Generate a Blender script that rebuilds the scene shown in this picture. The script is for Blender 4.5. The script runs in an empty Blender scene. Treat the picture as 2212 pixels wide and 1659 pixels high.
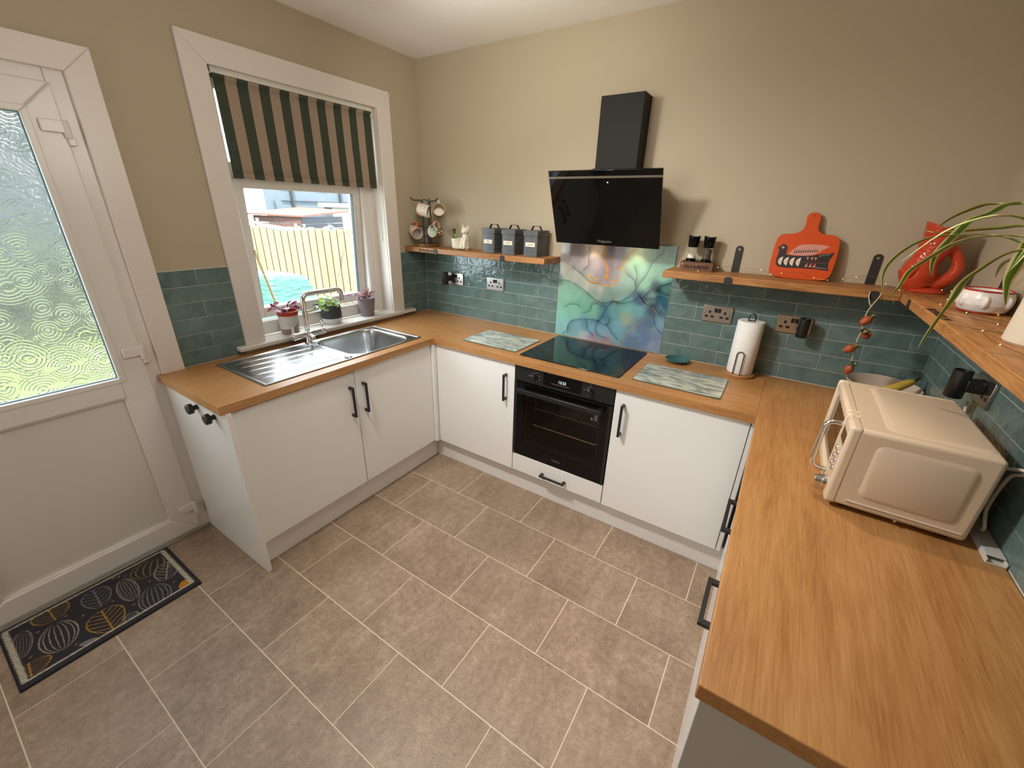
import bpy, math, random
import numpy as np
from mathutils import Vector, Matrix
random.seed(7)
rng = np.random.default_rng(7)
SC = bpy.context.scene
COL = SC.collection

# ------------------------------------------------------------------ camera, world, lights, exposure
cam_d = bpy.data.cameras.new('camera'); cam = bpy.data.objects.new('camera', cam_d); COL.objects.link(cam)
cam_d.sensor_width = 36.0; cam_d.lens = 885.57*36/2212; cam_d.clip_start = 0.02; cam_d.clip_end = 200
_y, _p, _r = 0.566, -0.3995, 0.0299
_f = Vector((-math.sin(_y)*math.cos(_p), math.cos(_y)*math.cos(_p), math.sin(_p)))
_a = Vector((math.cos(_y), math.sin(_y), 0)); _u = _a.cross(_f)
_R = math.cos(_r)*_a + math.sin(_r)*_u; _U = -math.sin(_r)*_a + math.cos(_r)*_u
cam.matrix_world = Matrix(((_R.x,_U.x,-_f.x,2.3943),(_R.y,_U.y,-_f.y,-2.4468),(_R.z,_U.z,-_f.z,1.6743),(0,0,0,1)))
SC.camera = cam

W = bpy.data.worlds.new('world'); SC.world = W; W.use_nodes = True
_nt = W.node_tree; _nt.nodes.clear()
_bg = _nt.nodes.new('ShaderNodeBackground'); _bg.inputs['Color'].default_value = (.78,.90,1.0,1)   # bright hazy sky
_bg.inputs['Strength'].default_value = 9.0
_ow = _nt.nodes.new('ShaderNodeOutputWorld')
_nt.links.new(_bg.outputs[0], _ow.inputs[0])

def light(name, kind, loc, target, energy, color, **kw):
    d = bpy.data.lights.new(name, kind); o = bpy.data.objects.new(name, d); COL.objects.link(o)
    o.location = loc; d.energy = energy; d.color = color
    v = Vector(target)-Vector(loc); o.rotation_euler = v.to_track_quat('-Z','Y').to_euler()
    for k, val in kw.items(): setattr(d, k, val)
    return o
light('sun', 'SUN', (3,-4.2,9), (0,0,0), 17, (1.0,.94,.84), angle=math.radians(.6))
# ceiling spotlights (out of frame), added fill lights, and daylight arriving from the rest of the house behind the camera
light('ceiling_spot', 'SPOT', (0.95,-1.80,2.50), (1.95,-.62,.50), 118, (1.0,.975,.93), spot_size=math.radians(98), spot_blend=.9, shadow_soft_size=.09)
light('ceiling_fill', 'POINT', (1.55,-1.5,2.02), (1.5,-1.5,0), 15, (1.0,.94,.86), shadow_soft_size=.25)  # unseen soft fill added to lift the ceiling and the room
light('wall_fill', 'SPOT', (1.15,-1.10,2.25), (.90,0,2.05), 17, (1.0,.95,.84), spot_size=math.radians(125), spot_blend=.7, shadow_soft_size=.10)  # unseen spot added to brighten the back wall and ceiling
light('ceiling_spot', 'SPOT', (2.15,-.72,2.52), (2.72,-1.10,.9), 27, (1.0,.80,.58), spot_size=math.radians(75), spot_blend=.5, shadow_soft_size=.035)
light('rear_daylight', 'AREA', (.75,-4.15,1.35), (1.8,-.6,.65), 12, (1.0,.96,.92), shape='RECTANGLE', size=1.3, size_y=1.6)
SC.view_settings.view_transform = 'Standard'; SC.view_settings.look = 'None'
SC.view_settings.gamma = 1.0; SC.view_settings.use_curve_mapping = False
SC.view_settings.exposure = 0.28
SC.cycles.use_denoising = True
SC.cycles.max_bounces = 8; SC.cycles.diffuse_bounces = 4; SC.cycles.glossy_bounces = 4
SC.cycles.transparent_max_bounces = 12; SC.cycles.sample_clamp_indirect = 6; SC.cycles.caustics_reflective = False

# ------------------------------------------------------------------ helpers
def lin(h):
    c = [int(h[i:i+2],16)/255 for i in (0,2,4)]
    return tuple(x/12.92 if x <= .04045 else ((x+.055)/1.055)**2.4 for x in c)
def lin_np(a):
    a = np.asarray(a, float)
    return np.where(a <= .04045, a/12.92, ((a+.055)/1.055)**2.4)

OFF = {}
def tag(o, label=None, cat=None, group=None, kind=None):
    if label: o['label'] = label
    if cat: o['category'] = cat
    if group: o['group'] = group
    if kind: o['kind'] = kind
    return o
def thing(name, label, cat, loc=(0,0,0), rot=None, group=None):
    o = bpy.data.objects.new(name, None); COL.objects.link(o); o.location = loc; o.empty_display_size = .05
    if rot is not None: o.rotation_euler = rot
    OFF[o.name] = Vector(loc)
    return tag(o, label, cat, group)
def copy_tree(o, parent=None):
    c = o.copy(); COL.objects.link(c); c.parent = parent
    OFF[c.name] = OFF.get(o.name, Vector())
    for ch in o.children: copy_tree(ch, c)
    return c

class MB:
    """collects primitive shapes; build() links them as ONE mesh object"""
    def __init__(s): s.v = []; s.f = []; s.mi = []; s.cur = 0
    def add(s, vs, fs):
        b = len(s.v); s.v += [tuple(v) for v in vs]
        for f in fs: s.f.append(tuple(i+b for i in f)); s.mi.append(s.cur)
        return s
    def box(s, x0, x1, y0, y1, z0, z1):
        v = [(x,y,z) for z in (z0,z1) for y in (y0,y1) for x in (x0,x1)]
        return s.add(v, [(0,2,3,1),(4,5,7,6),(0,1,5,4),(2,6,7,3),(0,4,6,2),(1,3,7,5)])
    def obox(s, c, ax, ay, az):
        c, ax, ay, az = map(Vector, (c,ax,ay,az))
        v = [c+i*ax+j*ay+k*az for k in (-1,1) for j in (-1,1) for i in (-1,1)]
        return s.add(v, [(0,2,3,1),(4,5,7,6),(0,1,5,4),(2,6,7,3),(0,4,6,2),(1,3,7,5)])
    def tube(s, pts, r, n=10, closed=False, squash=None):
        P = [Vector(p) for p in pts]; m = len(P)
        rs = r if isinstance(r, (list,tuple)) else [r]*m
        T = []
        for i in range(m):
            a = P[i-1] if (i > 0 or closed) else P[i]; b = P[(i+1) % m] if (i < m-1 or closed) else P[i]
            d = b-a; T.append(d.normalized() if d.length > 1e-9 else Vector((0,0,1)))
        ref = Vector((0,0,1)) if abs(T[0].z) < .9 else Vector((1,0,0))
        N = (ref - ref.dot(T[0])*T[0]).normalized(); vs = []
        for i in range(m):
            N = (N - N.dot(T[i])*T[i])
            N = N.normalized() if N.length > 1e-6 else Vector((1,0,0))
            B = T[i].cross(N)
            for k in range(n):
                t = 2*math.pi*k/n; vs.append(P[i] + rs[i]*(math.cos(t)*N + math.sin(t)*B*(squash or 1)))
        fs = []
        for i in range(m if closed else m-1):
            j = (i+1) % m
            for k in range(n):
                l = (k+1) % n; fs.append((i*n+k, i*n+l, j*n+l, j*n+k))
        if not closed: fs.append(tuple(range(n-1,-1,-1))); fs.append(tuple((m-1)*n+k for k in range(n)))
        return s.add(vs, fs)
    def cyl(s, p0, p1, r0, r1=None, n=24):
        return s.tube([p0,p1], [r0, r0 if r1 is None else r1], n)
    def lathe(s, prof, c=(0,0,0), n=32, sx=1, sy=1, warp=None):
        """profile of (radius, z); closed where radius is 0"""
        vs = []; fs = []; rows = []
        for r, z in prof:
            if r <= 1e-6: rows.append([len(vs)]); vs.append((c[0],c[1],c[2]+z))
            else:
                row = []
                for k in range(n):
                    t = 2*math.pi*k/n; x, y = r*math.cos(t)*sx, r*math.sin(t)*sy
                    zz = z + (warp(x,y,z) if warp else 0)
                    row.append(len(vs)); vs.append((c[0]+x, c[1]+y, c[2]+zz))
                rows.append(row)
        for a, b in zip(rows, rows[1:]):
            for k in range(n):
                l = (k+1) % n
                if len(a) == 1 and len(b) == 1: continue
                if len(a) == 1: fs.append((a[0], b[l], b[k]))
                elif len(b) == 1: fs.append((a[k], a[l], b[0]))
                else: fs.append((a[k], a[l], b[l], b[k]))
        return s.add(vs, fs)
    def ball(s, c, r, n=16, m=10):
        rx, ry, rz = r if isinstance(r,(list,tuple)) else (r,r,r)
        return s.lathe([(math.sin(math.pi*i/m), -math.cos(math.pi*i/m)*rz) if 0 < i < m else (0, -rz if i == 0 else rz) for i in range(m+1)], c, n, rx, ry)
    def prism(s, poly, fr, to):
        """polygon extruded between two mappings of (u,v) to a point"""
        n = len(poly); vs = [fr(u,v) for u,v in poly] + [to(u,v) for u,v in poly]
        fs = [tuple(range(n-1,-1,-1)), tuple(range(n,2*n))] + [(i,(i+1)%n,n+(i+1)%n,n+i) for i in range(n)]
        return s.add(vs, fs)
    def build(s, name, mat=None, parent=None, bevel=0, segs=2, smooth=True, angle=35, origin=None, local=False):
        me = bpy.data.meshes.new(name)
        off = Vector()
        if parent is not None and not local: off = OFF.get(parent.name, Vector())
        if origin is not None: off = Vector(origin)
        me.from_pydata([tuple(Vector(v)-off) for v in s.v], [], s.f)
        for m_ in (mat if isinstance(mat,(list,tuple)) else [mat]):
            if m_: me.materials.append(m_)
        if isinstance(mat,(list,tuple)): me.polygons.foreach_set('material_index', s.mi)
        import bmesh
        bm = bmesh.new(); bm.from_mesh(me); bmesh.ops.recalc_face_normals(bm, faces=bm.faces); bm.to_mesh(me); bm.free()
        if smooth:
            me.polygons.foreach_set('use_smooth', [True]*len(me.polygons)); me.set_sharp_from_angle(angle=math.radians(angle))
        o = bpy.data.objects.new(name, me); COL.objects.link(o)
        if origin is not None and parent is None: o.location = origin
        if parent is not None: o.parent = parent
        OFF[o.name] = off
        if bevel:
            b = o.modifiers.new('bevel','BEVEL'); b.width = bevel; b.segments = segs; b.limit_method = 'ANGLE'; b.angle_limit = math.radians(50)
        return o
def box(name, mat, parent, x0, x1, y0, y1, z0, z1, bevel=0, **k):
    return MB().box(x0,x1,y0,y1,z0,z1).build(name, mat, parent, bevel=bevel, **k)

def catmull(P, k=6):
    P = [Vector(p) for p in P]; Q = []
    for i in range(len(P)-1):
        a = P[i-1] if i else 2*P[0]-P[1]; b, c = P[i], P[i+1]; d = P[i+2] if i+2 < len(P) else 2*P[-1]-P[-2]
        for j in range(k):
            t = j/k; Q.append(.5*((2*b)+(c-a)*t+(2*a-5*b+4*c-d)*t*t+(3*b-a-3*c+d)*t**3))
    return Q+[P[-1]]
def rrect(w, h, r, n=6, cx=0, cy=0):
    out = []
    for (sx, sy, a0) in ((1,1,0),(-1,1,90),(-1,-1,180),(1,-1,270)):
        for i in range(n+1):
            a = math.radians(a0+90*i/n); out.append((cx+sx*(w/2-r)+r*math.cos(a), cy+sy*(h/2-r)+r*math.sin(a)))
    return out

# ------------------------------------------------------------------ materials
class NT:
    def __init__(s, name):
        s.m = bpy.data.materials.new(name); s.m.use_nodes = True; s.t = s.m.node_tree; s.t.nodes.clear()
        s.o = s.n('ShaderNodeOutputMaterial'); s.b = s.n('ShaderNodeBsdfPrincipled'); s.l(s.b.outputs[0], s.o.inputs[0])
    def n(s, t, **k):
        x = s.t.nodes.new(t)
        for a, v in k.items():
            if hasattr(x, a): setattr(x, a, v)
            else: x.inputs[a.replace('_',' ')].default_value = v
        return x
    def l(s, a, b): s.t.links.new(a, b)
    def set(s, **k):
        for a, v in k.items():
            i = s.b.inputs[a.replace('_',' ')]; i.default_value = (*v,1) if isinstance(v, tuple) and len(v) == 3 else v
        return s
    def pos(s, scale=(1,1,1), rot=(0,0,0), rnd=0):
        g = s.n('ShaderNodeNewGeometry'); mp = s.n('ShaderNodeMapping'); mp.inputs['Scale'].default_value = scale; mp.inputs['Rotation'].default_value = rot
        src = g.outputs['Position']
        if rnd:
            oi = s.n('ShaderNodeObjectInfo'); mu = s.n('ShaderNodeVectorMath', operation='MULTIPLY'); mu.inputs[1].default_value = (rnd,rnd*1.7,rnd*.6)
            co = s.n('ShaderNodeCombineXYZ')
            for i in range(3): s.l(oi.outputs['Random'], co.inputs[i])
            s.l(co.outputs[0], mu.inputs[0]); ad = s.n('ShaderNodeVectorMath', operation='ADD'); s.l(src, ad.inputs[0]); s.l(mu.outputs[0], ad.inputs[1]); src = ad.outputs[0]
        s.l(src, mp.inputs[0]); return mp.outputs[0]
    def noise(s, vec, scale, detail=4, rough=.55, dist=0):
        x = s.n('ShaderNodeTexNoise'); x.inputs['Scale'].default_value = scale; x.inputs['Detail'].default_value = detail
        x.inputs['Roughness'].default_value = rough; x.inputs['Distortion'].default_value = dist
        if vec is not None: s.l(vec, x.inputs['Vector'])
        return x.outputs['Fac']
    def ramp(s, fac, stops):
        x = s.n('ShaderNodeValToRGB'); e = x.color_ramp.elements
        while len(e) < len(stops): e.new(.5)
        for k, (p, c) in zip(e, stops): k.position = p; k.color = (*c,1)
        s.l(fac, x.inputs[0]); return x.outputs[0]
    def mix(s, fac, a, b, mode='MIX'):
        x = s.n('ShaderNodeMix'); x.data_type = 'RGBA'; x.blend_type = mode
        for sock, v in ((x.inputs[0],fac),(x.inputs[6],a),(x.inputs[7],b)):
            if hasattr(v,'is_linked'): s.l(v, sock)
            else: sock.default_value = (*v,1) if isinstance(v,tuple) else v
        return x.outputs[2]
    def bump(s, h, strength=.2, dist=.01):
        x = s.n('ShaderNodeBump'); x.inputs['Strength'].default_value = strength; x.inputs['Distance'].default_value = dist
        s.l(h, x.inputs['Height']); s.l(x.outputs[0], s.b.inputs['Normal']); return x
    def math(s, op, a, b=None):
        x = s.n('ShaderNodeMath', operation=op)
        for i, v in enumerate((a,b)):
            if v is None: continue
            if hasattr(v,'is_linked'): s.l(v, x.inputs[i])
            else: x.inputs[i].default_value = v
        return x.outputs[0]
MATS = {}
def plain(name, color, rough=.5, metal=0.0, bump=0, bscale=60, var=0, **k):
    if name in MATS: return MATS[name]
    m = NT(name); c = lin(color) if isinstance(color, str) else color
    m.set(Base_Color=c, Roughness=rough, Metallic=metal, **k)
    if bump or var:
        nz = m.noise(m.pos(), bscale, 4)
        if bump: m.bump(nz, bump, .004)
        if var: m.l(m.ramp(nz, [(.3, tuple(x*(1-var) for x in c)),(.7, tuple(min(1,x*(1+var)) for x in c))]), m.b.inputs['Base Color'])
    MATS[name] = m.m; return m.m
def ext(name, color, *p, **k):      # outdoor paints: dimmed throughout to offset the strong sun and sky
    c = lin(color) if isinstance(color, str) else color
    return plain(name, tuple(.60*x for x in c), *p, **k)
def glassy(name, tint=(1,1,1), gloss=1.0, rough=0.0, opac=0.0):
    m = NT(name); tr = m.n('ShaderNodeBsdfTransparent'); tr.inputs[0].default_value = (*tint,1)
    gl = m.n('ShaderNodeBsdfGlossy'); gl.inputs['Roughness'].default_value = rough
    fr = m.n('ShaderNodeFresnel'); fr.inputs[0].default_value = 1.45
    mx = m.n('ShaderNodeMixShader'); ge = m.n('ShaderNodeNewGeometry'); m.l(m.math('MULTIPLY', m.math('MULTIPLY', fr.outputs[0], gloss), m.math('SUBTRACT', 1.0, ge.outputs['Backfacing'])), mx.inputs[0]); m.l(tr.outputs[0], mx.inputs[1]); m.l(gl.outputs[0], mx.inputs[2])
    m.l(mx.outputs[0], m.o.inputs[0]); m.t.nodes.remove(m.b); return m.m
def wood(name, axis, dark, mid, light_, scale=1.0, rough=.4, streak=.5, bump=.05, knots=True):
    m = NT(name); sc = [30*scale]*3; sc[axis] = 2.6*scale
    v = m.pos(tuple(sc)); a = m.noise(v, 1.0, 6, .6, .8)
    sc2 = [230*scale]*3; sc2[axis] = 11*scale
    b = m.noise(m.pos(tuple(sc2)), 1.0, 3, .6)
    sc3 = [6*scale]*3; sc3[axis] = 1.5*scale
    c = m.noise(m.pos(tuple(sc3)), 1.0, 4, .5, 1.6)
    f = m.math('ADD', m.math('MULTIPLY', a, .40), m.math('ADD', m.math('MULTIPLY', b, .40), m.math('MULTIPLY', c, .25)))
    col = m.ramp(f, [(.37, dark),(.505, mid),(.65, light_)])
    if knots:
        vo = m.n('ShaderNodeTexVoronoi'); vo.inputs['Scale'].default_value = 1.0
        sk = [3.1*scale]*3; sk[axis] = 1.5*scale
        m.l(m.pos(tuple(sk)), vo.inputs['Vector'])
        kf = m.ramp(vo.outputs['Distance'], [(.03,(1,1,1)),(.11,(0,0,0))])
        col = m.mix(m.math('MULTIPLY', kf, .6), col, tuple(x*.45 for x in dark))
    m.l(col, m.b.inputs['Base Color']); m.set(Roughness=rough); m.bump(b, bump, .003); return m.m

paint = plain('wall_paint', (.46,.385,.272), .75, bump=.06, bscale=220)
ceil_m = plain('ceiling_paint', (.90,.875,.85), .8)
trim = plain('trim_white', (.745,.69,.635), .35)
upvc = plain('upvc_white', (.77,.73,.69), .28)
cab = plain('cabinet_white', (.83,.82,.80), .18)
plinth_m = plain('plinth_white', (.80,.77,.74), .25)
endshade = plain('end_panel_shade_grey', (.50,.48,.44), .5)  # the shade on the right end panel is put into this grey
blackmetal = plain('black_metal', (.012,.012,.013), .38)
ironm = plain('iron_dark', (.022,.02,.018), .55, bump=.2, bscale=150)
chrome = plain('chrome', (.80,.80,.80), .08, 1.0)
steel = plain('brushed_steel', (.60,.60,.60), .24, 1.0)
nickel = plain('socket_nickel', (.56,.50,.46), .3, 1.0)
socketblack = plain('socket_black', (.006,.006,.006), .4)
blackgloss = plain('black_glass', (.003,.003,.003), .04, Specular_IOR_Level=.28)
hobglass = plain('hob_glass', (.004,.004,.005), .04)
blacksatin = plain('black_satin', (.011,.011,.012), .35)
oak_x = wood('oak_worktop_x', 0, (.30,.130,.040), (.41,.195,.064), (.50,.265,.098), knots=False)
oak_y = wood('oak_worktop_y', 1, (.30,.130,.040), (.41,.195,.064), (.50,.265,.098), knots=False)
pine_x = wood('pine_shelf_x', 0, (.17,.065,.018), (.36,.155,.045), (.50,.25,.085), 1.3, .5, bump=.2)
pine_y = wood('pine_shelf_y', 1, (.17,.065,.018), (.36,.155,.045), (.50,.25,.085), 1.3, .5, bump=.2)
darkwood = wood('dark_wood', 0, (.06,.025,.012), (.14,.06,.025), (.22,.10,.04), 2, .45, knots=False)
midwood = wood('mid_wood', 0, (.20,.085,.03), (.34,.16,.06), (.45,.23,.09), 2, .45, knots=False)
grout_m = plain('grout', (.62,.585,.49), .85)
floor_grout = plain('floor_grout', (.80,.70,.54), .8)
def tile_mat():
    m = NT('teal_tile'); v = m.pos(rnd=7); oi = m.n('ShaderNodeObjectInfo')
    n1 = m.noise(v, 9, 5, .6, .8); n2 = m.noise(v, 20, 3, .5, 1.2); n3 = m.noise(v, 75, 2, .5, .5)
    c = m.ramp(n1, [(.3,(.085,.135,.127)),(.55,(.125,.192,.180)),(.75,(.170,.240,.226))])
    c = m.mix(m.math('MULTIPLY', oi.outputs['Random'], .35), c, (.100,.168,.163)); m.l(c, m.b.inputs['Base Color'])
    m.set(Roughness=.06); m.bump(m.math('ADD', n2, m.math('MULTIPLY', n3, .10)), .26, .012); return m.m
tile_m = tile_mat()
def floor_mat():
    m = NT('floor_stone'); v = m.pos(rnd=11); oi = m.n('ShaderNodeObjectInfo')
    a = m.noise(v, 3.0, 7, .6, .6); b = m.noise(v, 38, 6, .7, .3); g = m.noise(v, 130, 3, .6)
    st = m.noise(m.pos((14,3.2,1), rot=(0,0,.5), rnd=11), 1.0, 6, .65, 1.2)
    f = m.math('ADD', m.math('MULTIPLY', a, .34), m.math('ADD', m.math('MULTIPLY', b, .40), m.math('MULTIPLY', st, .28)))
    c = m.ramp(f, [(.36,(.185,.124,.083)),(.47,(.285,.200,.138)),(.54,(.350,.253,.180)),(.66,(.49,.37,.272))])
    c = m.mix(m.math('MULTIPLY', m.ramp(g, [(.33,(1,1,1)),(.43,(0,0,0))]), .62), c, (.15,.10,.07))
    c = m.mix(m.math('MULTIPLY', oi.outputs['Random'], .22), c, (.36,.265,.19)); m.l(c, m.b.inputs['Base Color'])
    m.set(Roughness=.36); m.bump(m.math('ADD', b, m.math('MULTIPLY', g, .6)), .30, .006); return m.m
floor_m = floor_mat()
def vcol_mat(name, rough=.5, bump=0, bscale=300, **k):
    m = NT(name); a = m.n('ShaderNodeVertexColor'); a.layer_name = 'print'; m.l(a.outputs[0], m.b.inputs['Base Color']); m.set(Roughness=rough, **k)
    if bump: m.bump(m.noise(m.pos(), bscale, 2), bump, .004)
    return m.m
def printed(name, mat, parent, org, du, dv, w, h, nu, nv, fn, disp=None):
    """flat print: a fine grid whose vertex colours come from fn(U,V) in metres (sRGB 0..1)"""
    u = np.linspace(0, w, nu); v = np.linspace(0, h, nv); U, V = np.meshgrid(u, v)
    off = OFF.get(parent.name, Vector()) if parent else Vector()
    o_ = np.array(Vector(org)-off); du = np.array(Vector(du).normalized()); dv = np.array(Vector(dv).normalized())
    P = o_ + U[...,None]*du + V[...,None]*dv
    if disp is not None: P = P + disp(U,V)[...,None]*np.cross(du, dv)
    i = np.arange((nv-1)*(nu-1)); r, c = i//(nu-1), i % (nu-1); a = r*nu+c
    F = np.stack([a, a+1, a+nu+1, a+nu], 1).astype(np.int32)
    me = bpy.data.meshes.new(name); me.vertices.add(nu*nv); me.vertices.foreach_set('co', P.reshape(-1,3).astype(np.float32).ravel())
    me.loops.add(F.size); me.loops.foreach_set('vertex_index', F.ravel())
    me.polygons.add(len(F)); me.polygons.foreach_set('loop_start', np.arange(0, F.size, 4, dtype=np.int32))
    me.update(calc_edges=True)
    me.polygons.foreach_set('use_smooth', [True]*len(F))
    if fn is not None:
        C = np.ones((nv,nu,4)); C[...,:3] = lin_np(np.clip(fn(U,V),0,1))
        at = me.color_attributes.new('print','FLOAT_COLOR','POINT'); at.data.foreach_set('color', C.astype(np.float32).ravel())
    me.materials.append(mat); o = bpy.data.objects.new(name, me); COL.objects.link(o); o.parent = parent; OFF[o.name] = off
    return o
def rgb(h): return np.array([int(h[i:i+2],16)/255 for i in (0,2,4)])
def seg_dist(U, V, pts):
    D = np.full(U.shape, 9.0)
    for (x0,y0),(x1,y1) in zip(pts, pts[1:]):
        dx, dy = x1-x0, y1-y0; L = dx*dx+dy*dy+1e-12
        t = np.clip(((U-x0)*dx+(V-y0)*dy)/L, 0, 1); D = np.minimum(D, np.hypot(U-x0-t*dx, V-y0-t*dy))
    return D
def seg_side(U, V, pts):
    D = np.full(U.shape, 9.0); S = np.zeros(U.shape)
    for (x0,y0),(x1,y1) in zip(pts, pts[1:]):
        dx, dy = x1-x0, y1-y0; L = dx*dx+dy*dy+1e-12
        t = np.clip(((U-x0)*dx+(V-y0)*dy)/L, 0, 1); d = np.hypot(U-x0-t*dx, V-y0-t*dy)
        s = np.sign((U-x0)*dy-(V-y0)*dx); S = np.where(d < D, s, S); D = np.minimum(D, d)
    return D, S
def fnoise(U, V, s, seed=0, octv=4):
    r = np.random.default_rng(seed); out = np.zeros(U.shape); amp = 1.0; tot = 0
    for o in range(octv):
        for _ in range(5):
            a = r.uniform(0, 2*math.pi); p = r.uniform(0, 2*math.pi, 2); f = s*(2**o)*r.uniform(.7,1.3)
            q = r.uniform(-1.4,1.4)
            out += amp*np.sin(f*(U*math.cos(a)+V*math.sin(a))+p[0]+q*np.sin(f*.6*(V*math.cos(a)-U*math.sin(a))+p[1]))/5
        tot += amp; amp *= .55
    return out/tot*1.6
def text(s, size, org, du, dv, mat, parent, name='lettering', depth=.0006, align='LEFT', bold=0):
    cu = bpy.data.curves.new(name,'FONT'); cu.body = s; cu.size = size; cu.extrude = depth; cu.align_x = align; cu.resolution_u = 2; cu.offset = bold
    t = bpy.data.objects.new('tmp', cu); COL.objects.link(t)
    me = bpy.data.meshes.new_from_object(t.evaluated_get(bpy.context.evaluated_depsgraph_get())); bpy.data.objects.remove(t)
    me.name = name; me.materials.clear(); me.materials.append(mat)
    du = Vector(du).normalized(); dv = Vector(dv).normalized(); n = du.cross(dv)
    off = OFF.get(parent.name, Vector()); o_ = Vector(org)-off
    me.transform(Matrix(((du.x,dv.x,n.x,o_.x),(du.y,dv.y,n.y,o_.y),(du.z,dv.z,n.z,o_.z),(0,0,0,1))))
    o = bpy.data.objects.new(name, me); COL.objects.link(o); o.parent = parent; OFF[o.name] = off; return o

# ------------------------------------------------------------------ the setting: shell
H, WX, YF = 2.587, 3.02, -4.3
def struct(o, label): return tag(o, label, None, None, 'structure')
wl = MB()
for y0,y1,z0,z1 in ((-.37,.2,-.3,H+.2),(-1.325,-.37,2.262,H+.2),(-1.325,-.37,-.3,.93),(-1.80,-1.325,-.3,H+.2),(-2.74,-1.80,2.125,H+.2),(YF-.2,-2.74,-.3,H+.2)):
    wl.box(-.26, 0, y0, y1, z0, z1)
wall_left = struct(wl.build('wall_left', paint, smooth=False), 'beige painted wall holding the window and the white back door')
wall_back = struct(box('wall_back', paint, None, 0, WX, 0, .2, -.1, H+.2, smooth=False), 'beige painted wall behind the cooker hood')
wall_right = struct(box('wall_right', paint, None, WX, WX+.2, YF-.2, .2, -.1, H+.2, smooth=False), 'beige painted wall on the right behind the cream microwave')
wall_front = struct(box('wall_front', paint, None, 0, WX, YF-.2, YF, -.1, H+.2, smooth=False), 'beige painted wall behind the camera')
ceiling = struct(box('ceiling', ceil_m, None, 0, WX, YF, 0, H, H+.2, smooth=False), 'plain white ceiling')
floor = struct(box('floor', floor_grout, None, 0, WX, YF, 0, -.1, -.0012, smooth=False), 'stone look floor of half bonded taupe tiles with pale cream joints')
# floor tiles: rows along x, half bond
TG = .0040
def ftile(x0, x1, y0, y1):
    o = MB().box(-(x1-x0)/2, (x1-x0)/2, -(y1-y0)/2, (y1-y0)/2, -.004, 0).build('tile', floor_m, None, smooth=False)
    o.parent = floor; o.location = ((x0+x1)/2, (y0+y1)/2, 0); return o
full = None
ylines = [-.50, -.81, -1.12, -1.43, -1.74, -2.046, -2.346, -2.65, -2.96, -3.27]
for r, (ya, yb) in enumerate(zip(ylines, ylines[1:])):
    xs = [.0] + [x for x in ((.510 if r % 2 == 0 else .278)+.4635*k-.4635 for k in range(8)) if .06 < x < 2.98] + [WX]
    for xa, xb in zip(xs, xs[1:]):
        ftile(xa+TG/2, xb-TG/2, yb+TG/2, ya-TG/2)

# wall tiles: running bond of 300 x 75 mm glazed tiles, six rows
ROW = .0768; Z0 = .912; TT = .008
_tile_cache = {}
def wtile(wall, L, c, axis):
    key = (round(L,4), axis)
    if key not in _tile_cache:
        h = ROW-.0026; m = MB(); l = L-.0026
        if axis == 'x': m.box(-l/2, l/2, -TT, 0, -h/2, h/2)
        elif axis == 'yl': m.box(0, TT, -l/2, l/2, -h/2, h/2)
        else: m.box(-TT, 0, -l/2, l/2, -h/2, h/2)
        o = m.build('tile', tile_m, None, bevel=.0012, segs=2); _tile_cache[key] = o
    else:
        o = _tile_cache[key].copy(); COL.objects.link(o)
    o.parent = wall; o.location = c; return o
def tile_run(wall, a, b, joints_even, joints_odd, axis):
    for k in range(6):
        js = joints_even if k % 2 == 0 else joints_odd
        xs = [a]+[j for j in js if a+.01 < j < b-.01]+[b]
        for p, q in zip(xs, xs[1:]):
            zc = Z0+ROW*(k+.5)+.0006*((k*7) % 3-1)*0
            m_ = (p+q)/2
            wtile(wall, q-p, (m_,0,zc) if axis == 'x' else ((0 if axis == 'yl' else WX), m_, zc), axis)
tile_run(wall_back, .008, 1.179, [.275+.3035*k for k in range(4)], [.122+.3035*k for k in range(4)], 'x')
tile_run(wall_back, 1.879, 3.012, [2.179+.302*k for k in range(4)], [2.030+.302*k for k in range(4)], 'x')
tile_run(wall_left, -.268, -.008, [], [-.113], 'yl')
tile_run(wall_left, -1.724, -1.428, [], [-1.572], 'yl')
tile_run(wall_right, -2.05, -.008, [-.075-.302*k for k in range(7)][::-1], [-.24-.302*k for k in range(7)][::-1], 'yr')
GB = MB().box(.0055, 1.179, -.0055, 0, .905, 1.375).box(1.879, WX-.0055, -.0055, 0, .905, 1.375)
GB.build('grout', grout_m, wall_back, smooth=False)
MB().box(0,.0055,-.268,0,.905,1.375).box(0,.0055,-1.724,-1.428,.905,1.375).build('grout', grout_m, wall_left, smooth=False)
MB().box(WX-.0055,WX,-2.05,0,.905,1.375).build('grout', grout_m, wall_right, smooth=False)

# ------------------------------------------------------------------ window
win = struct(thing('window_1', None, None, (0,-.85,.955)), 'white framed window above the sink with its lower sash tilted open')
def frame_boards(parent, name, mat, y0, y1, z0, z1, w, x0, x1, sides='ltrb', bevel=.003):
    yi0, yi1, zi0, zi1 = y0+w, y1-w, z0+w, z1-w
    if 'b' not in sides: zi0 = z0
    P = {'l': [(y0,z0),(yi0,zi0),(yi0,zi1),(y0,z1)], 't': [(y0,z1),(yi0,zi1),(yi1,zi1),(y1,z1)],
         'r': [(y1,z0),(y1,z1),(yi1,zi1),(yi1,zi0)], 'b': [(y0,z0),(y1,z0),(yi1,zi0),(yi0,zi0)]}
    for s_ in sides:
        MB().prism(P[s_], lambda u,v: (x0,u,v), lambda u,v: (x1,u,v)).build(name, mat, parent, bevel=bevel)
frame_boards(win, 'casing', trim, -1.427, -.270, .955, 2.348, .105, 0, .018, 'ltr')
MB().box(-.10,0,-1.325,-1.318,.93,2.262).box(-.10,0,-.377,-.37,.93,2.262).box(-.10,0,-1.325,-.37,2.252,2.262).build('reveal_lining', trim, win)
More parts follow.
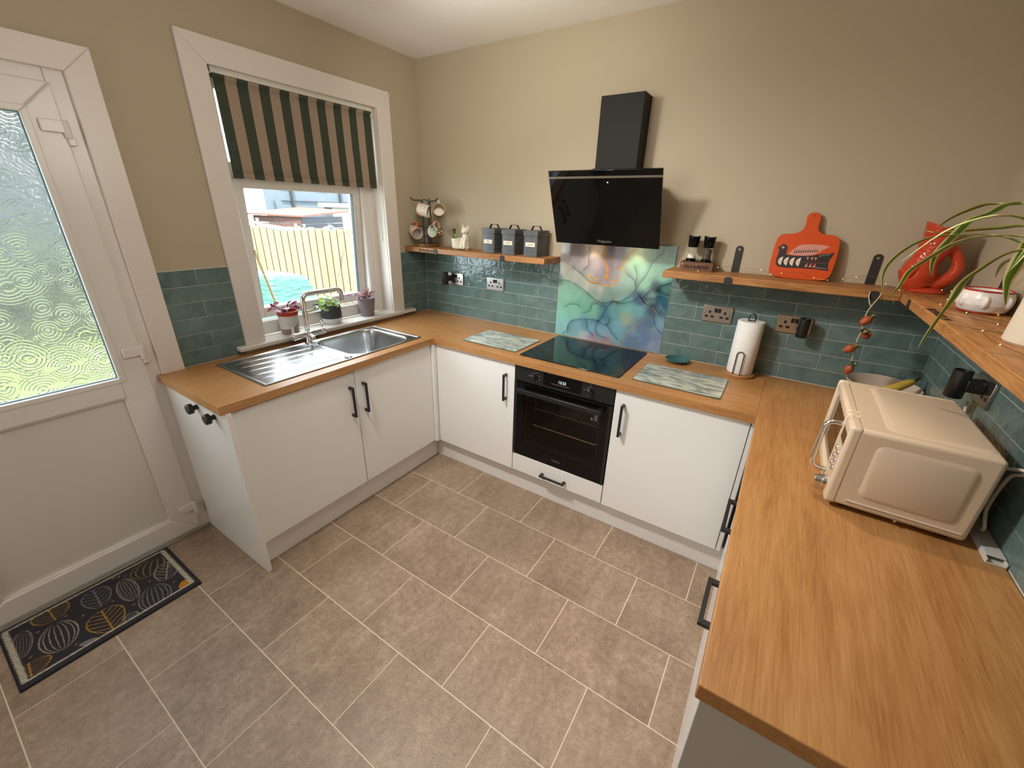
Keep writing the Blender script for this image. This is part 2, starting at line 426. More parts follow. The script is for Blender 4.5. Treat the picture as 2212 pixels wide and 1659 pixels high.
box('sill', trim, win, -.10, .052, -1.475, -.185, .932, .956, bevel=.005)
box('apron', trim, win, 0, .010, -1.43, -.27, .905, .933)
fm = MB()
for a in ((-1.325,-1.262,.956,2.262),(-.475,-.37,.956,2.262),(-1.262,-.475,.956,1.035),(-1.262,-.475,2.175,2.262),(-1.262,-.475,1.795,1.865)):
    fm.box(-.165, -.10, *a)
fm.build('frame', upvc, win, bevel=.004)
fm = MB()
for a in ((-.470,-.448,1.03,1.80),(-.425,-.405,.975,2.2)): fm.box(-.103,-.096,*a)
fm.build('frame_bead', upvc, win, bevel=.002)
pane_m = glassy('window_glass', (.97,.99,.98))
box('upper_pane', pane_m, win, -.136, -.132, -1.27, -.465, 1.86, 2.18)
# top-hung sash, opened outwards a little at the bottom
th = math.radians(3.6); ct, st = math.cos(th), math.sin(th)
def sash(x, y, z): dz = 1.795-z; dx = x+.105; return (-.105+dx*ct-dz*st, y, 1.795-dz*ct-dx*st)
def sbox(m, x0, x1, y0, y1, z0, z1):
    v = [sash(x,y,z) for z in (z0,z1) for y in (y0,y1) for x in (x0,x1)]
    m.add(v, [(0,2,3,1),(4,5,7,6),(0,1,5,4),(2,6,7,3),(0,4,6,2),(1,3,7,5)])
sm = MB()
for a in ((-1.262,-1.214,1.04,1.795),(-.528,-.477,1.04,1.795),(-1.214,-.528,1.745,1.795),(-1.214,-.528,1.04,1.10)): sbox(sm, -.165, -.108, *a)
sm.build('sash', upvc, win, bevel=.004)
gm = MB(); sbox(gm, -.142, -.138, -1.22, -.522, 1.09, 1.75); gm.build('pane', pane_m, win)
sm = MB()
for a in ((-1.216,-1.211,1.10,1.745),(-.531,-.526,1.10,1.745)): sbox(sm, -.137, -.112, *a)
sm.build('glazing_seal', plain('seal_dark','23302c',.5), win)
hm = MB(); hm.box(-.108,-.094,-.94,-.90,1.055,1.085); hm.tube([(-.10,-.92,1.07),(-.075,-.92,1.068),(-.07,-.925,1.06),(-.072,-.985,1.052),(-.075,-1.01,1.05)], .007, 8)
hm.build('window_handle', chrome, win)

# ------------------------------------------------------------------ back door
door = struct(thing('door_1', None, None, (0,-2.26,0)), 'white plastic back door with a swirl patterned glass pane')
frame_boards(door, 'casing', trim, -2.82, -1.727, 0, 2.192, .093, 0, .02, 'ltr')
fm = MB()
for a in ((-2.74,-2.655,.0,2.125),(-1.876,-1.80,0,2.125),(-2.655,-1.876,2.048,2.125),(-2.655,-1.876,-.02,.03)): fm.box(-.07, .002, *a)
fm.build('frame', upvc, door, bevel=.004)
LY0, LY1, LZ0, LZ1 = -2.668, -1.866, .022, 2.058
frame_boards(door, 'leaf_frame', upvc, LY0, LY1, LZ0, LZ1, .105, -.055, .010, 'ltrb', bevel=.006)
box('mid_rail', upvc, door, -.055, .0098, LY0+.104, LY1-.104, .838, .930, bevel=.006)
frame_boards(door, 'glazing_bead', upvc, LY0+.085, LY1-.085, .912, 1.972, .022, -.02, .0135, 'ltrb')
frame_boards(door, 'panel_bead', upvc, LY0+.098, LY1-.098, .120, .846, .014, -.03, .004, 'ltrb')
box('panel', plain('door_panel','d8d3ca',.35), door, -.045, -.012, LY0+.1, LY1-.1, .125, .842)
def swirl_glass():
    m = NT('swirl_glass'); v = m.pos((1,1,1))
    nz = m.n('ShaderNodeTexNoise'); nz.inputs['Scale'].default_value = 5; m.l(v, nz.inputs['Vector'])
    ad = m.n('ShaderNodeVectorMath', operation='MULTIPLY_ADD'); m.l(nz.outputs['Color'], ad.inputs[0]); ad.inputs[1].default_value = (.05,.05,.05); m.l(v, ad.inputs[2])
    hs = []
    for sc, fr in ((8.5, 62),(13, 44)):
        vo = m.n('ShaderNodeTexVoronoi'); vo.inputs['Scale'].default_value = sc; m.l(ad.outputs[0], vo.inputs['Vector'])
        w = m.math('SINE', m.math('MULTIPLY', vo.outputs['Distance'], fr*.55))
        fade = m.math('SUBTRACT', .72, vo.outputs['Distance']); hs.append(m.math('MULTIPLY', m.math('POWER', m.math('ABSOLUTE', w), 8.0), m.math('MAXIMUM', fade, 0.0)))
    hgt = m.math('ADD', hs[0], m.math('MULTIPLY', hs[1], .7))
    hgt = m.math('ADD', hgt, m.math('MULTIPLY', m.noise(v, 110, 2), .16))
    bp = m.n('ShaderNodeBump'); bp.inputs['Strength'].default_value = .7; bp.inputs['Distance'].default_value = .012; m.l(hgt, bp.inputs['Height'])
    rf = m.n('ShaderNodeBsdfRefraction'); rf.inputs['Roughness'].default_value = .04; rf.inputs['IOR'].default_value = 1.35; rf.inputs['Color'].default_value = (.54,.55,.52,1); m.l(bp.outputs[0], rf.inputs['Normal'])
    gl = m.n('ShaderNodeBsdfGlossy'); gl.inputs['Roughness'].default_value = .05; m.l(bp.outputs[0], gl.inputs['Normal'])
    tr = m.n('ShaderNodeBsdfTranslucent'); tr.inputs[0].default_value = (.30,.31,.30,1)
    m1 = m.n('ShaderNodeMixShader'); m1.inputs[0].default_value = .14; m.l(rf.outputs[0], m1.inputs[1]); m.l(tr.outputs[0], m1.inputs[2])
    m2 = m.n('ShaderNodeMixShader'); m2.inputs[0].default_value = .07; m.l(m1.outputs[0], m2.inputs[1]); m.l(gl.outputs[0], m2.inputs[2])
    m.l(m2.outputs[0], m.o.inputs[0]); m.t.nodes.remove(m.b); return m.m
gp = MB(); gp.add([(-.012,LY0+.1,.92),(-.012,LY1-.1,.92),(-.012,LY1-.1,1.96),(-.012,LY0+.1,1.96)], [(0,1,2,3)])
gp.build('pane', swirl_glass(), door, smooth=False)
seal = plain('door_seal','5d7a8c',.3)
frame_boards(door, 'glazing_seal', seal, LY0+.106, LY1-.106, .933, 1.951, .005, -.011, -.004, 'ltrb', bevel=0)
for z in (1.90, 1.025, .150):
    hg = MB(); hg.box(.010,.024,-1.935,-1.872,z-.005,z+.036); hg.cyl((.017,-1.866,z-.022),(.017,-1.866,z+.038),.0115); hg.box(.004,.022,-1.872,-1.85,z-.045,z-.012)
    hg.build('hinge', upvc, door, bevel=.003)
box('threshold', plain('threshold','a8a39a',.4,.6), door, -.07, .016, -2.67, -1.81, -.02, .012, bevel=.003)

# ------------------------------------------------------------------ outside the window
def wood_fence(): 
    m = NT('fence_wood'); oi = m.n('ShaderNodeObjectInfo'); sc = m.noise(m.pos((30,30,2.5), rnd=9), 1, 5, .6, .6)
    c = m.ramp(sc, [(.3,(.115,.083,.05)),(.5,(.155,.12,.083)),(.7,(.18,.148,.108))]); c = m.mix(m.math('MULTIPLY', oi.outputs['Random'], .5), c, (.15,.104,.054))
    m.l(c, m.b.inputs['Base Color']); m.set(Roughness=.8); return m.m
fence_m = wood_fence()
A, B = Vector((-6.07,1.65,0)), Vector((-4.10,2.42,0)); d_ = (B-A).normalized(); n_ = Vector((d_.y,-d_.x,0))
fence = thing('garden_fence', 'pale timber close board fence beyond the window', 'fence', A+Vector((0,0,-.28)))
for k in range(-9, 24):
    c = A+d_*(.141*(k+.5))+n_*.02; tl = 1.305+.006*((k*37) % 5-2)
    m = MB(); m.obox(c+Vector((0,0,(tl-.28)/2)), d_*.062, n_*.009, Vector((0,0,(tl+.28)/2))); m.build('board', fence_m, fence)
for z in (.0,.9): MB().obox(A+d_*1.0-n_*.03+Vector((0,0,z)), d_*2.4, n_*.018, Vector((0,0,.04))).build('rail', fence_m, fence)
MB().obox(A+d_*1.0-n_*.015+Vector((0,0,.5)), d_*2.4, n_*.004, Vector((0,0,.76))).build('gap_shade_sheet', ext('fence_gap_shade','140d07',.9), fence)  # added dark sheet; its colour stands for the shade between the boards
def grass():
    m = NT('grass'); a = m.noise(m.pos(), 3, 6, .6); b = m.noise(m.pos(), 60, 3)
    m.l(m.ramp(m.math('ADD', m.math('MULTIPLY',a,.5), m.math('MULTIPLY',b,.5)), [(.3,(.055,.075,.012)),(.6,(.11,.13,.028)),(.8,(.17,.175,.05))]), m.b.inputs['Base Color']); m.set(Roughness=.9); return m.m
lawn = MB(); 
for i in range(19):
    for j in range(20):
        x0, y0 = -16+i*.8, -8+j*1.1
        zz = lambda x,y: -.315+.015*math.sin(x*2.1+y)+.012*math.sin(y*3.3)
        lawn.add([(x,y,zz(x,y)) for x,y in ((x0,y0),(x0+.79,y0),(x0+.79,y0+1.1),(x0,y0+1.1))], [(0,1,2,3)])
patio = struct(box('patio', floor_grout, None, -4.0, -.27, -1.2, 3.4, -.36, -.262, smooth=False), 'pale paving slabs outside below the window')
slab_m = ext('paving_slab', (.5,.47,.42), .9, var=.1, bscale=9)
for i in range(6):
    for j in range(7):
        o = MB().box(-.30,.30,-.32,.32,-.02,.0).build('slab', slab_m, None, bevel=.004) if (i,j) == (0,0) else o.copy()
        if (i,j) != (0,0): COL.objects.link(o)
        o.parent = patio; o.location = (-.60-.61*i, -.86+.65*j, -.245)
tag(lawn.build('lawn', grass(), None), 'sunlit yellow green lawn behind the back door', 'lawn', kind='stuff')
hedge = MB()
for k in range(260):
    y = -6.5+7.2*rng.random(); z = -.25+1.25*rng.random(); hedge.ball((-9.2+.5*rng.random(), y, z), (.22,.25,.2), 7, 5)
tag(hedge.build('hedge', ext('hedge','4f5a3c',.8,var=.3,bscale=20), None), 'pale green hedge beyond the lawn', 'hedge', kind='stuff')
# green tarpaulin over a box
tarp = MB(); P0 = rrect(.62,.95,.12,5); rows = []
for z, s_ in ((-.28,1.12),(-.05,1.09),(.25,1.03),(.55,1.0),(.74,.97),(.84,.92),(.885,.82),(.90,.55),(.90,.2)):
    rows.append([(-2.95+u*s_+.02*math.sin(9*v+20*z)*(z<.8), .40+v*s_*.62+.015*math.sin(11*u+17*z)-max(0,z-.6)*.02, z-.09*max(0,v+.1)*(z>.5)) for u,v in P0])
vs = [p for r in rows for p in r]; n = len(P0); fs = [(i*n+k, i*n+(k+1)%n, (i+1)*n+(k+1)%n, (i+1)*n+k) for i in range(len(rows)-1) for k in range(n)]+[tuple((len(rows)-1)*n+k for k in range(n))]
tarp.add(vs, fs)
tm = NT('tarpaulin'); tm.set(Base_Color=(.035,.135,.10), Roughness=.45); tm.bump(tm.noise(tm.pos((3,3,12)), 2, 4), .9, .05)
tag(tarp.build('tarpaulin_cover', tm.m, None, angle=60), 'green tarpaulin pulled over a box in the garden', 'tarpaulin')
pole = MB().tube([(-1.55,-.52,1.30),(-1.66,-.33,.60),(-1.75,-.17,.0),(-1.79,-.10,-.28)], .011, 8)
tag(pole.build('garden_cane', ext('cane','6e5930',.6), None), 'thin yellow cane leaning outside beside the green tarpaulin', 'cane')
# shed
sh = thing('garden_shed', 'wooden shed with a pinkish flat roof seen over the fence', 'shed', (-8.5,3.6,-.28))
D = Vector((-8.0,3.9,0)); Ac = Vector((-10.3,3.86,0)); Cc = Vector((-9.0,5.95,0)); Bc = Vector((-11.3,5.90,0))
cladding_m, cladding_shaded_m = ext('shed_cladding','6a4740',.8,var=.15,bscale=8), ext('shed_cladding_shaded','3a3842',.8)  # same cladding on both walls; the darker copy has shade in its colour
zt = {'D':1.40,'A':1.40,'C':1.50,'B':1.54}
for k in range(5):
    z0, z1 = .5+.18*k, .5+.18*(k+1)-.02
    for P_, Q_, mm in ((Ac+(D-Ac)*.06, D, cladding_m), (D, Cc+(D-Cc)*.12, cladding_shaded_m)):
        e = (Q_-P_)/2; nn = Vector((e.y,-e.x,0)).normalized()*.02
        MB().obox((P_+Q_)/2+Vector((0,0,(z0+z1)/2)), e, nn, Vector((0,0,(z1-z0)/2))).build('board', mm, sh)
MB().prism([(p.x,p.y) for p in (Ac+(D-Ac)*.08, D, Cc+(D-Cc)*.14, Bc)], lambda u,v: (u,v,-.28), lambda u,v: (u,v,.5)).build('wall_base', cladding_m, sh)
roof = MB(); top = [(D.x+.1,D.y-.05,1.42),(Cc.x,Cc.y+.1,1.545),(Bc.x,Bc.y,1.60),(Ac.x-.1,Ac.y-.15,1.43)]
roof.add([(x,y,z) for x,y,z in top]+[(x,y,z-.035) for x,y,z in top], [(0,1,2,3),(7,6,5,4),(0,4,5,1),(1,5,6,2),(2,6,7,3),(3,7,4,0)])
roof.build('roof', ext('roof_felt','87503f',.8,var=.12,bscale=6), sh)
# neighbours
nb = thing('grey_house', 'pale grey rendered house with dark downpipes beyond the shed', 'house', (-13,8,-.28))
MB().prism([(-12,5.22),(-12,15),(-17,18),(-17,8.6)], lambda u,v: (u,v,-.28), lambda u,v: (u,v,4.2)).build('wall', ext('grey_render','6a737c',.9,var=.06,bscale=3), nb)
for y in (6.12, 7.97): MB().cyl((-11.95,y,1.2),(-11.95,y,4.8),.045, n=10).build('downpipe', ext('downpipe','1d2024',.5), nb)
MB().box(-11.99,-11.96,5.75,9.5,1.78,1.80).box(-11.99,-11.96,5.5,5.52,.6,1.78).build('cable', ext('cable_grey','555c64',.6), nb)
for y in (5.75, 7.05): box('vent', ext('vent_grey','4d5660',.6), nb, -12.03,-11.97, y, y+.42, 2.14, 2.18)
MB().add([(-11.8,5.0,4.2),(-11.8,15.2,4.2),(-17.2,18.2,4.2),(-17.2,8.5,4.2),(-14.5,7.0,5.6),(-14.5,16.4,5.6)],[(0,1,5,4),(2,3,4,5),(0,4,3),(1,2,5),(0,3,2,1)]).build('roof', ext('slate_roof','303236',.8), nb)
wh = thing('white_house', 'white rendered house wall right of the garden shed', 'house', (-15,12,-.28))
box('wall', ext('white_render','a5a39f',.9), nb and wh, -10.6, -10.2, 6.35, 9.5, -.28, 1.62)
MB().prism([(6.2,1.62),(9.6,1.62),(9.6,1.75),(6.2,1.75)], lambda u,v: (-10.7,u,v), lambda u,v: (-10.1,u,v)).build('coping', ext('white_render','a5a39f',.9), wh)
fh = thing('far_house', 'pale house wall glimpsed through the swirl glass of the door', 'house', (-12,-1,-.28))
box('wall', ext('pale_render','5d6366',.9), fh, -14, -11.5, -7, 2.6, -.28, 3.4)
MB().prism([(-7.3,3.4),(2.9,3.4),(-2.2,5.2)], lambda u,v: (-14.2,u,v), lambda u,v: (-11.3,u,v)).build('roof', ext('slate_roof','303236',.8), fh)
pil = thing('garden_post', 'stone garden post with a round terracotta cap near the fence', 'post', (-6.2,3.42,-.28))
MB().lathe([(0,0),(.10,0),(.085,1.45),(.0,1.45)], (-6.2,3.42,-.28), 12).build('post', ext('stone_post','55514d',.9), pil)
MB().lathe([(0,0),(.13,0),(.14,.04),(.10,.08),(0,.09)], (-6.2,3.42,1.17), 14).build('cap', ext('terracotta','6d4030',.8), pil)
# clothes line with pegs
cl = catmull([(-4.4,-.6,1.62),(-4.3,.55,1.42),(-4.22,1.2,1.335),(-4.15,1.9,1.315),(-4.1,2.6,1.345)], 6)
tag(MB().tube(cl, .006, 6).build('clothes_line', ext('line_white','b0b4b6',.5), None), 'white clothes line strung in front of the fence', 'clothes line')
tow = MB(); pts = [(-4.3,.88),(-4.24,1.5)]
for i in range(7):
    t = i/6; y = .90+.62*t; z = 1.425-.11*t; tow.add([(-4.30+.06*t,y,z),(-4.30+.06*t,y,z-.02-.06*math.sin(math.pi*min(1,t*1.05)))], [])
tow.f = [(2*i,2*i+2,2*i+3,2*i+1) for i in range(6)]; tow.mi = [0]*6
to = tow.build('hanging_cloth', ext('cloth_white','a8a8a6',.9), None); sm_ = to.modifiers.new('solid','SOLIDIFY'); sm_.thickness = .01
tag(to, 'white cloth pegged on the clothes line', 'cloth')
for k, (y, z, c, w) in enumerate(((.93,1.425,'bfe3da','pale green'),(1.47,1.345,'e9f0f2','white'),(1.60,1.335,'b08fc4','lilac'),(2.02,1.322,'8fc0dc','pale blue'),(2.05,1.322,'6f86b0','dark blue'),(2.62,1.345,'dfeaea','off white'))):
    px = float(np.interp(y,[.55,1.2,1.9,2.6],[-4.3,-4.22,-4.15,-4.1]))
    m = MB(); m.obox((px,y,z+.005),(.012,0,0),(0,.006,.002),(0,-.010,.045)); m.obox((px,y+.004,z+.005),(.012,0,0),(0,.006,-.002),(0,.010,.045))
    tag(m.build('clothes_peg', ext('peg_'+c, c, .5), None, origin=(px,y,z)), w+' peg clipped on the clothes line', 'clothes peg', 'pegs on the clothes line')

# ------------------------------------------------------------------ base units
HT = .91
def bar_handle(parent, p, q, out, mat=None, off=.030):
    """square bar handle between two feet; out is the direction away from the door"""
    p, q, out = Vector(p), Vector(q), Vector(out); d = (q-p).normalized(); s_ = d.cross(out).normalized(); w = .006
    m = MB()
    m.obox((p+q)/2+out*off, d*((q-p).length/2), s_*w, out*.0055)
    for e, sg in ((p,1),(q,-1)): m.obox(e+d*(.008*sg)+out*(off/2-.0025), d*.008, s_*w, out*(off/2-.0025))
    return m.build('handle', mat or blackmetal, parent, bevel=.0015)
DZ0, DZ1 = .156, .868
# left run: end panel, sink unit with two doors
ep = thing('end_panel', 'white gloss end panel beside the back door with two black knobs', 'panel', (.31,-1.81,0))
box('panel', cab, ep, .022, .610, -1.820, -1.800, 0, .872, bevel=.0015)
for x, z in ((.328,.826),(.492,.826)):
    m = MB(); m.lathe([(0,0),(.011,0),(.011,.014),(.0235,.020),(.0235,.036),(.020,.040),(0,.040)], (0,0,0), 24)
    m.v = [(x+a, -1.820-c, z+b) for a,b,c in m.v]; m.build('knob', blacksatin, ep)
su = thing('sink_cabinet', 'white double door cabinet under the stainless sink', 'cabinet', (.3,-1.19,.0))
MB().box(.02,.570,-1.798,-1.780,.15,.868).box(.02,.570,-.618,-.60,.15,.868).box(.02,.570,-1.780,-.618,.15,.168).box(.02,.035,-1.780,-.618,.168,.868).build('carcass', cab, su)
for y0, y1, hy in ((-1.795,-1.188,-1.226),(-1.184,-.604,-1.142)):
    d = box('door', cab, su, .571, .590, y0, y1, DZ0, DZ1 if y0 > -1.5 else .862, bevel=.0025)
    bar_handle(d, (.590,hy,.612), (.590,hy,.788), (1,0,0))
cu = thing('corner_cabinet', 'white single door cabinet left of the oven', 'cabinet', (.9,-.3,0))
box('carcass', cab, cu, .60, 1.224, -.556, -.02, .15, .868)
box('corner_post', cab, cu, .571, .612, -.602, -.557, DZ0, DZ1)
d = box('door', cab, cu, .616, 1.222, -.576, -.557, DZ0, DZ1, bevel=.0025)
bar_handle(d, (1.166,-.576,.630), (1.166,-.576,.797), (0,-1,0))
dr = thing('oven_drawer_unit', 'white unit under the oven with one shallow drawer', 'cabinet', (1.525,-.3,0))
box('carcass', cab, dr, 1.2265, 1.8215, -.553, -.02, .15, .268)
d = box('drawer_front', cab, dr, 1.2265, 1.8215, -.576, -.557, .158, .279, bevel=.0025)
bar_handle(d, (1.437,-.576,.205), (1.600,-.576,.205), (0,-1,0))
ru = thing('right_cabinet', 'white single door cabinet right of the oven', 'cabinet', (2.12,-.3,0))
box('carcass', cab, ru, 1.826, 2.45, -.556, -.02, .15, .868)
d = box('door', cab, ru, 1.826, 2.424, -.576, -.557, DZ0, DZ1, bevel=.0025)
bar_handle(d, (1.874,-.576,.624), (1.874,-.576,.800), (0,-1,0))
box('filler_strip', cab, ru, 2.427, 2.446, -.574, -.557, DZ0, DZ1, bevel=.001)
XD = 2.456
for k, (y0, y1, h0, h1, lab) in enumerate(((-1.335,-.70,-1.235,-1.055,'white cabinet on the right run nearest the corner'),(-1.846,-1.339,-1.615,-1.455,'white cabinet on the right run nearest the shade grey end panel'))):
    c = thing('side_cabinet', lab, 'cabinet', (2.75,(y0+y1)/2,0), group='cabinets of the right run')
    box('carcass', cab, c, XD+.02, 3.0, y0, y1, .15, .868)
    d = box('door', cab, c, XD, XD+.019, y0+.001, y1-.001, DZ0, DZ1, bevel=.002)
    bar_handle(d, (XD,h0,.772), (XD,h1,.772), (-1,0,0), off=.0365)
tag(box('end_panel', endshade, None, 2.446, 3.01, -1.862, -1.848, 0, .872, bevel=.001, origin=(2.73,-1.855,0)), 'end panel coloured shade grey closing the right run under the worktop', 'panel')
tag(box('plinth', plinth_m, None, .527, .545, -1.799, -.531, 0, .150, bevel=.001, origin=(.536,-1.16,0)), 'white plinth along the floor under the sink doors', 'plinth')
tag(box('plinth', plinth_m, None, .545, 2.495, -.531, -.513, 0, .150, bevel=.001, origin=(1.5,-.52,0)), 'white plinth along the floor under the oven', 'plinth')
tag(box('plinth', plinth_m, None, 2.495, 2.513, -1.847, -.531, 0, .150, bevel=.001, origin=(2.5,-1.2,0)), 'white plinth along the floor under the right run', 'plinth')

# ------------------------------------------------------------------ worktops
BX0, BX1, BY0, BY1 = .085, .53, -1.135, -.665      # hole for the basin
m = MB(); Y0, Y1, XF = -1.840, -.5935, .608
m.box(.010,BX0,Y0,Y1,.872,HT).box(BX1,XF,Y0,Y1,.872,HT).box(BX0,BX1,Y0,BY0,.872,HT).box(BX0,BX1,BY1,Y1,.872,HT)
tag(m.build('worktop', oak_y, None, smooth=False, origin=(.3,-1.2,.872)), 'oak effect worktop under the window holding the steel sink', 'worktop')
tag(box('worktop', oak_x, None, .010, 2.436, -.5935, -.009, .872, HT, origin=(1.2,-.3,.872), smooth=False), 'oak effect worktop along the back wall around the black hob', 'worktop')
tag(box('worktop', oak_y, None, 2.436, WX-.009, -1.867, -.009, .872, HT, origin=(2.7,-.95,.872), bevel=.003), 'oak effect worktop on the right under the microwave', 'worktop')

# ------------------------------------------------------------------ sink and tap
SX0, SX1, SY0, SY1 = .082, .541, -1.618, -.628
sk = thing('sink', 'stainless steel sink with a ridged drainer and one rounded basin', 'sink', (.31,-1.12,HT))
def sink_h(U, V):
    x = SX0+U; y = SY0+V
    def sd(cx, cy, hw, hh, r):
        qx, qy = np.abs(x-cx)-hw+r, np.abs(y-cy)-hh+r
        return np.hypot(np.maximum(qx,0), np.maximum(qy,0))+np.minimum(np.maximum(qx,qy),0)-r
    ss = lambda a, b, t: (lambda q: q*q*(3-2*q))(np.clip((t-a)/(b-a),0,1))
    e = np.minimum(np.minimum(U, SX1-SX0-U), np.minimum(V, SY1-SY0-V))
    z = .0035+.0025*ss(0,.004,e)-.0045*ss(.010,.018,e)
    b = sd(.315,-.900,.205,.212,.085)
    z = np.where(b < .012, z*ss(0,.012,b)+(.0045)*(1-ss(0,.012,b)), z)
    z = z-.163*ss(0,.030,-b)-.006*ss(.03,.2,-b)
    for gx in (.150,.224,.297,.370,.434,.495):
        y0, y1 = -1.588, -1.158; xx = gx+.05*(y-y0)/(y1-y0)*(1 if gx < .45 else .2)
        t = np.clip((y-y0)/.03,0,1)*np.clip((y1-y)/.03,0,1)
        if gx < .49: z = z+.0035*t*np.exp(-((x-xx)/.0045)**2)
    return z
printed('basin_and_drainer', steel, sk, (SX0,SY0,HT), (1,0,0), (0,1,0), SX1-SX0, SY1-SY0, 150, 300, None, sink_h)
m = MB().lathe([(0,0),(.021,0),(.021,.004),(.018,.007),(0,.0075)], (.498,-1.143,HT+.003), 24); m.build('waste_knob', chrome, sk)
m = MB().lathe([(.0,.003),(.022,.003),(.038,.001),(.040,0)], (.315,-.90,HT-.1655), 24); m.build('waste', chrome, sk)
m = MB().box(SX0+.002,SX1-.002,SY0+.002,SY1-.002,HT+.0002,HT+.003); 
tp = thing('tap', 'chrome swan neck mixer tap with two lever handles behind the sink', 'tap', (.120,-1.140,HT+.004))
m = MB().lathe([(0,0.004),(.026,0.004),(.027,.008),(.019,.012),(.017,.045),(.022,.05),(.022,.075),(.0135,.080),(0,.081)], (.12,-1.13,HT+.002), 24)
m.build('base', chrome, tp)
m = MB().cyl((.12,-1.205,.972),(.12,-1.045,.972),.019).cyl((.12,-1.225,.972),(.12,-1.205,.972),.021).cyl((.12,-1.045,.972),(.12,-1.022,.972),.021).cyl((.12,-1.128,.972),(.175,-1.128,.955),.013)
m.build('body', chrome, tp, bevel=.003)
pts = [(.12,-1.128,.98),(.12,-1.128,1.05),(.12,-1.128,1.165)]
for i in range(7): a = math.radians(90*i/6); pts.append((.12,-1.128+.038-.038*math.cos(a),1.165+.038*math.sin(a)))
for i in range(7): a = math.radians(90*i/6); pts.append((.12,-.905+.030*math.sin(a),1.173+.030*math.cos(a)))
pts.append((.12,-.875,1.132))
MB().tube(pts, .0135, 16).build('spout', chrome, tp)
for y in (-1.215,-1.034): MB().cyl((.12,y,.985),(.12,y+(.0),1.032),.006,.0068,12).build('lever', chrome, tp)

# ------------------------------------------------------------------ oven
ov = thing('oven', 'black built in oven with a glass door under the hob', 'oven', (1.524,-.3,.283))
OX0, OX1 = 1.2275, 1.8205
enamel = plain('oven_enamel', (.42,.35,.26), .35)
cv = MB()
cx0,cx1,cy0,cy1,cz0,cz1 = 1.30,1.75,-.52,-.10,.37,.70
cv.add([(cx0,cy0,cz0),(cx1,cy0,cz0),(cx1,cy0,cz1),(cx0,cy0,cz1),(cx0,cy1,cz0),(cx1,cy1,cz0),(cx1,cy1,cz1),(cx0,cy1,cz1)], [(4,5,6,7),(0,1,5,4),(3,7,6,2),(0,4,7,3),(1,2,6,5)])
cv.build('cavity', enamel, ov, smooth=False)
MB().box(OX0,1.30,-.553,-.08,.285,.868).box(1.75,OX1,-.553,-.08,.285,.868).box(1.30,1.75,-.553,-.08,.70,.868).box(1.30,1.75,-.553,-.08,.285,.37).build('casing', blacksatin, ov)
box('control_panel', blacksatin, ov, OX0, OX1, -.577, -.554, .773, .868, bevel=.002)
dm = MB().box(OX0,1.292,-.577,-.554,.284,.768).box(1.762,OX1,-.577,-.554,.284,.768).box(1.292,1.762,-.577,-.554,.702,.768).box(1.292,1.762,-.577,-.554,.284,.362)
dm.build('door_frame', blackgloss, ov)
box('door_edge', blacksatin, ov, OX0, OX0+.016, -.579, -.5765, .284, .768)
box('door_edge', blacksatin, ov, OX1-.016, OX1, -.579, -.5765, .284, .768)
box('door_glass', glassy('oven_glass', (.74,.71,.66), .9), ov, 1.290, 1.764, -.576, -.572, .360, .704)
m = MB(); m.box(1.268,1.775,-.622,-.606,.716,.742); m.box(1.268,1.298,-.608,-.576,.722,.738); m.box(1.745,1.775,-.608,-.576,.722,.738)
m.build('handle', blacksatin, ov, bevel=.003)
for x in (1.353,1.690):
    m = MB(); m.lathe([(0,0),(.024,0),(.0245,.004),(.019,.006),(.018,.026),(.016,.028),(0,.028)], (0,0,0), 28); m.v = [(x+a,-.577-c,.822+b) for a,b,c in m.v]
    kb = m.build('knob', blacksatin, ov); print_w = plain('print_grey','8d8f90',.5)
    box('knob_mark', print_w, kb, x-.0012, x+.0012, -.606, -.6048, .828, .839)
    for i in range(8 if x < 1.5 else 3):
        a = math.radians((90-38*i) if x < 1.5 else (180,90,-110)[i]); r_ = .033
        box('knob_symbol', print_w, kb, x+r_*math.cos(a)-.003, x+r_*math.cos(a)+.003, -.5774, -.5768, .822+r_*math.sin(a)-.0022, .822+r_*math.sin(a)+.0022)
dp = box('display', blackgloss, ov, 1.411, 1.642, -.5778, -.576, .788, .858, bevel=.0005)
text('12:23', .022, (1.527,-.5782,.818), (1,0,0), (0,0,1), plain('display_digits','c9d4d8',.5,Emission_Color=(.75,.85,.9,1),Emission_Strength=.7), dp, 'digits', .0002, 'CENTER')
box('display_line', plain('display_line','b08a78',.5), dp, 1.462, 1.572, -.5782, -.5777, .8065, .808)
text('beko', .026, (1.525,-.5775,.318), (1,0,0), (0,0,1), plain('logo_grey','5d5e5e',.5), ov, 'lettering', .0002, 'CENTER')
stk = box('energy_sticker', plain('sticker_black','101010',.4), ov, 1.705, 1.752, -.5768, -.5758, .655, .697)
for i in range(6): box('sticker_line', plain('sticker_white','b8b8b8',.5), stk, 1.729, 1.729+.016+.004*((i*5) % 3)/2, -.5771, -.5767, .660+.006*i, .6625+.006*i)
box('sticker_line', plain('sticker_white','b8b8b8',.5), stk, 1.711, 1.720, -.5771, -.5767, .660, .672)
wire = plain('oven_wire','9a8f78',.3,1.0)
for z in (.47,.585):
    m = MB(); m.tube([(1.31,-.50,z),(1.74,-.50,z),(1.74,-.13,z),(1.31,-.13,z)], .0035, 6, closed=True)
    for i in range(14): m.tube([(1.335+.0293*i,-.50,z),(1.335+.0293*i,-.13,z)], .0016, 5)
    m.build('rack', wire, ov)
for x in (1.308,1.742):
    m = MB()
    for z in (.44,.50,.56,.62): m.tube([(x,-.49,z),(x,-.14,z)], .003, 6)
    for y in (-.47,-.15): m.tube([(x,y,.42),(x,y,.64)], .003, 6)
    m.build('rack_runner', wire, ov)

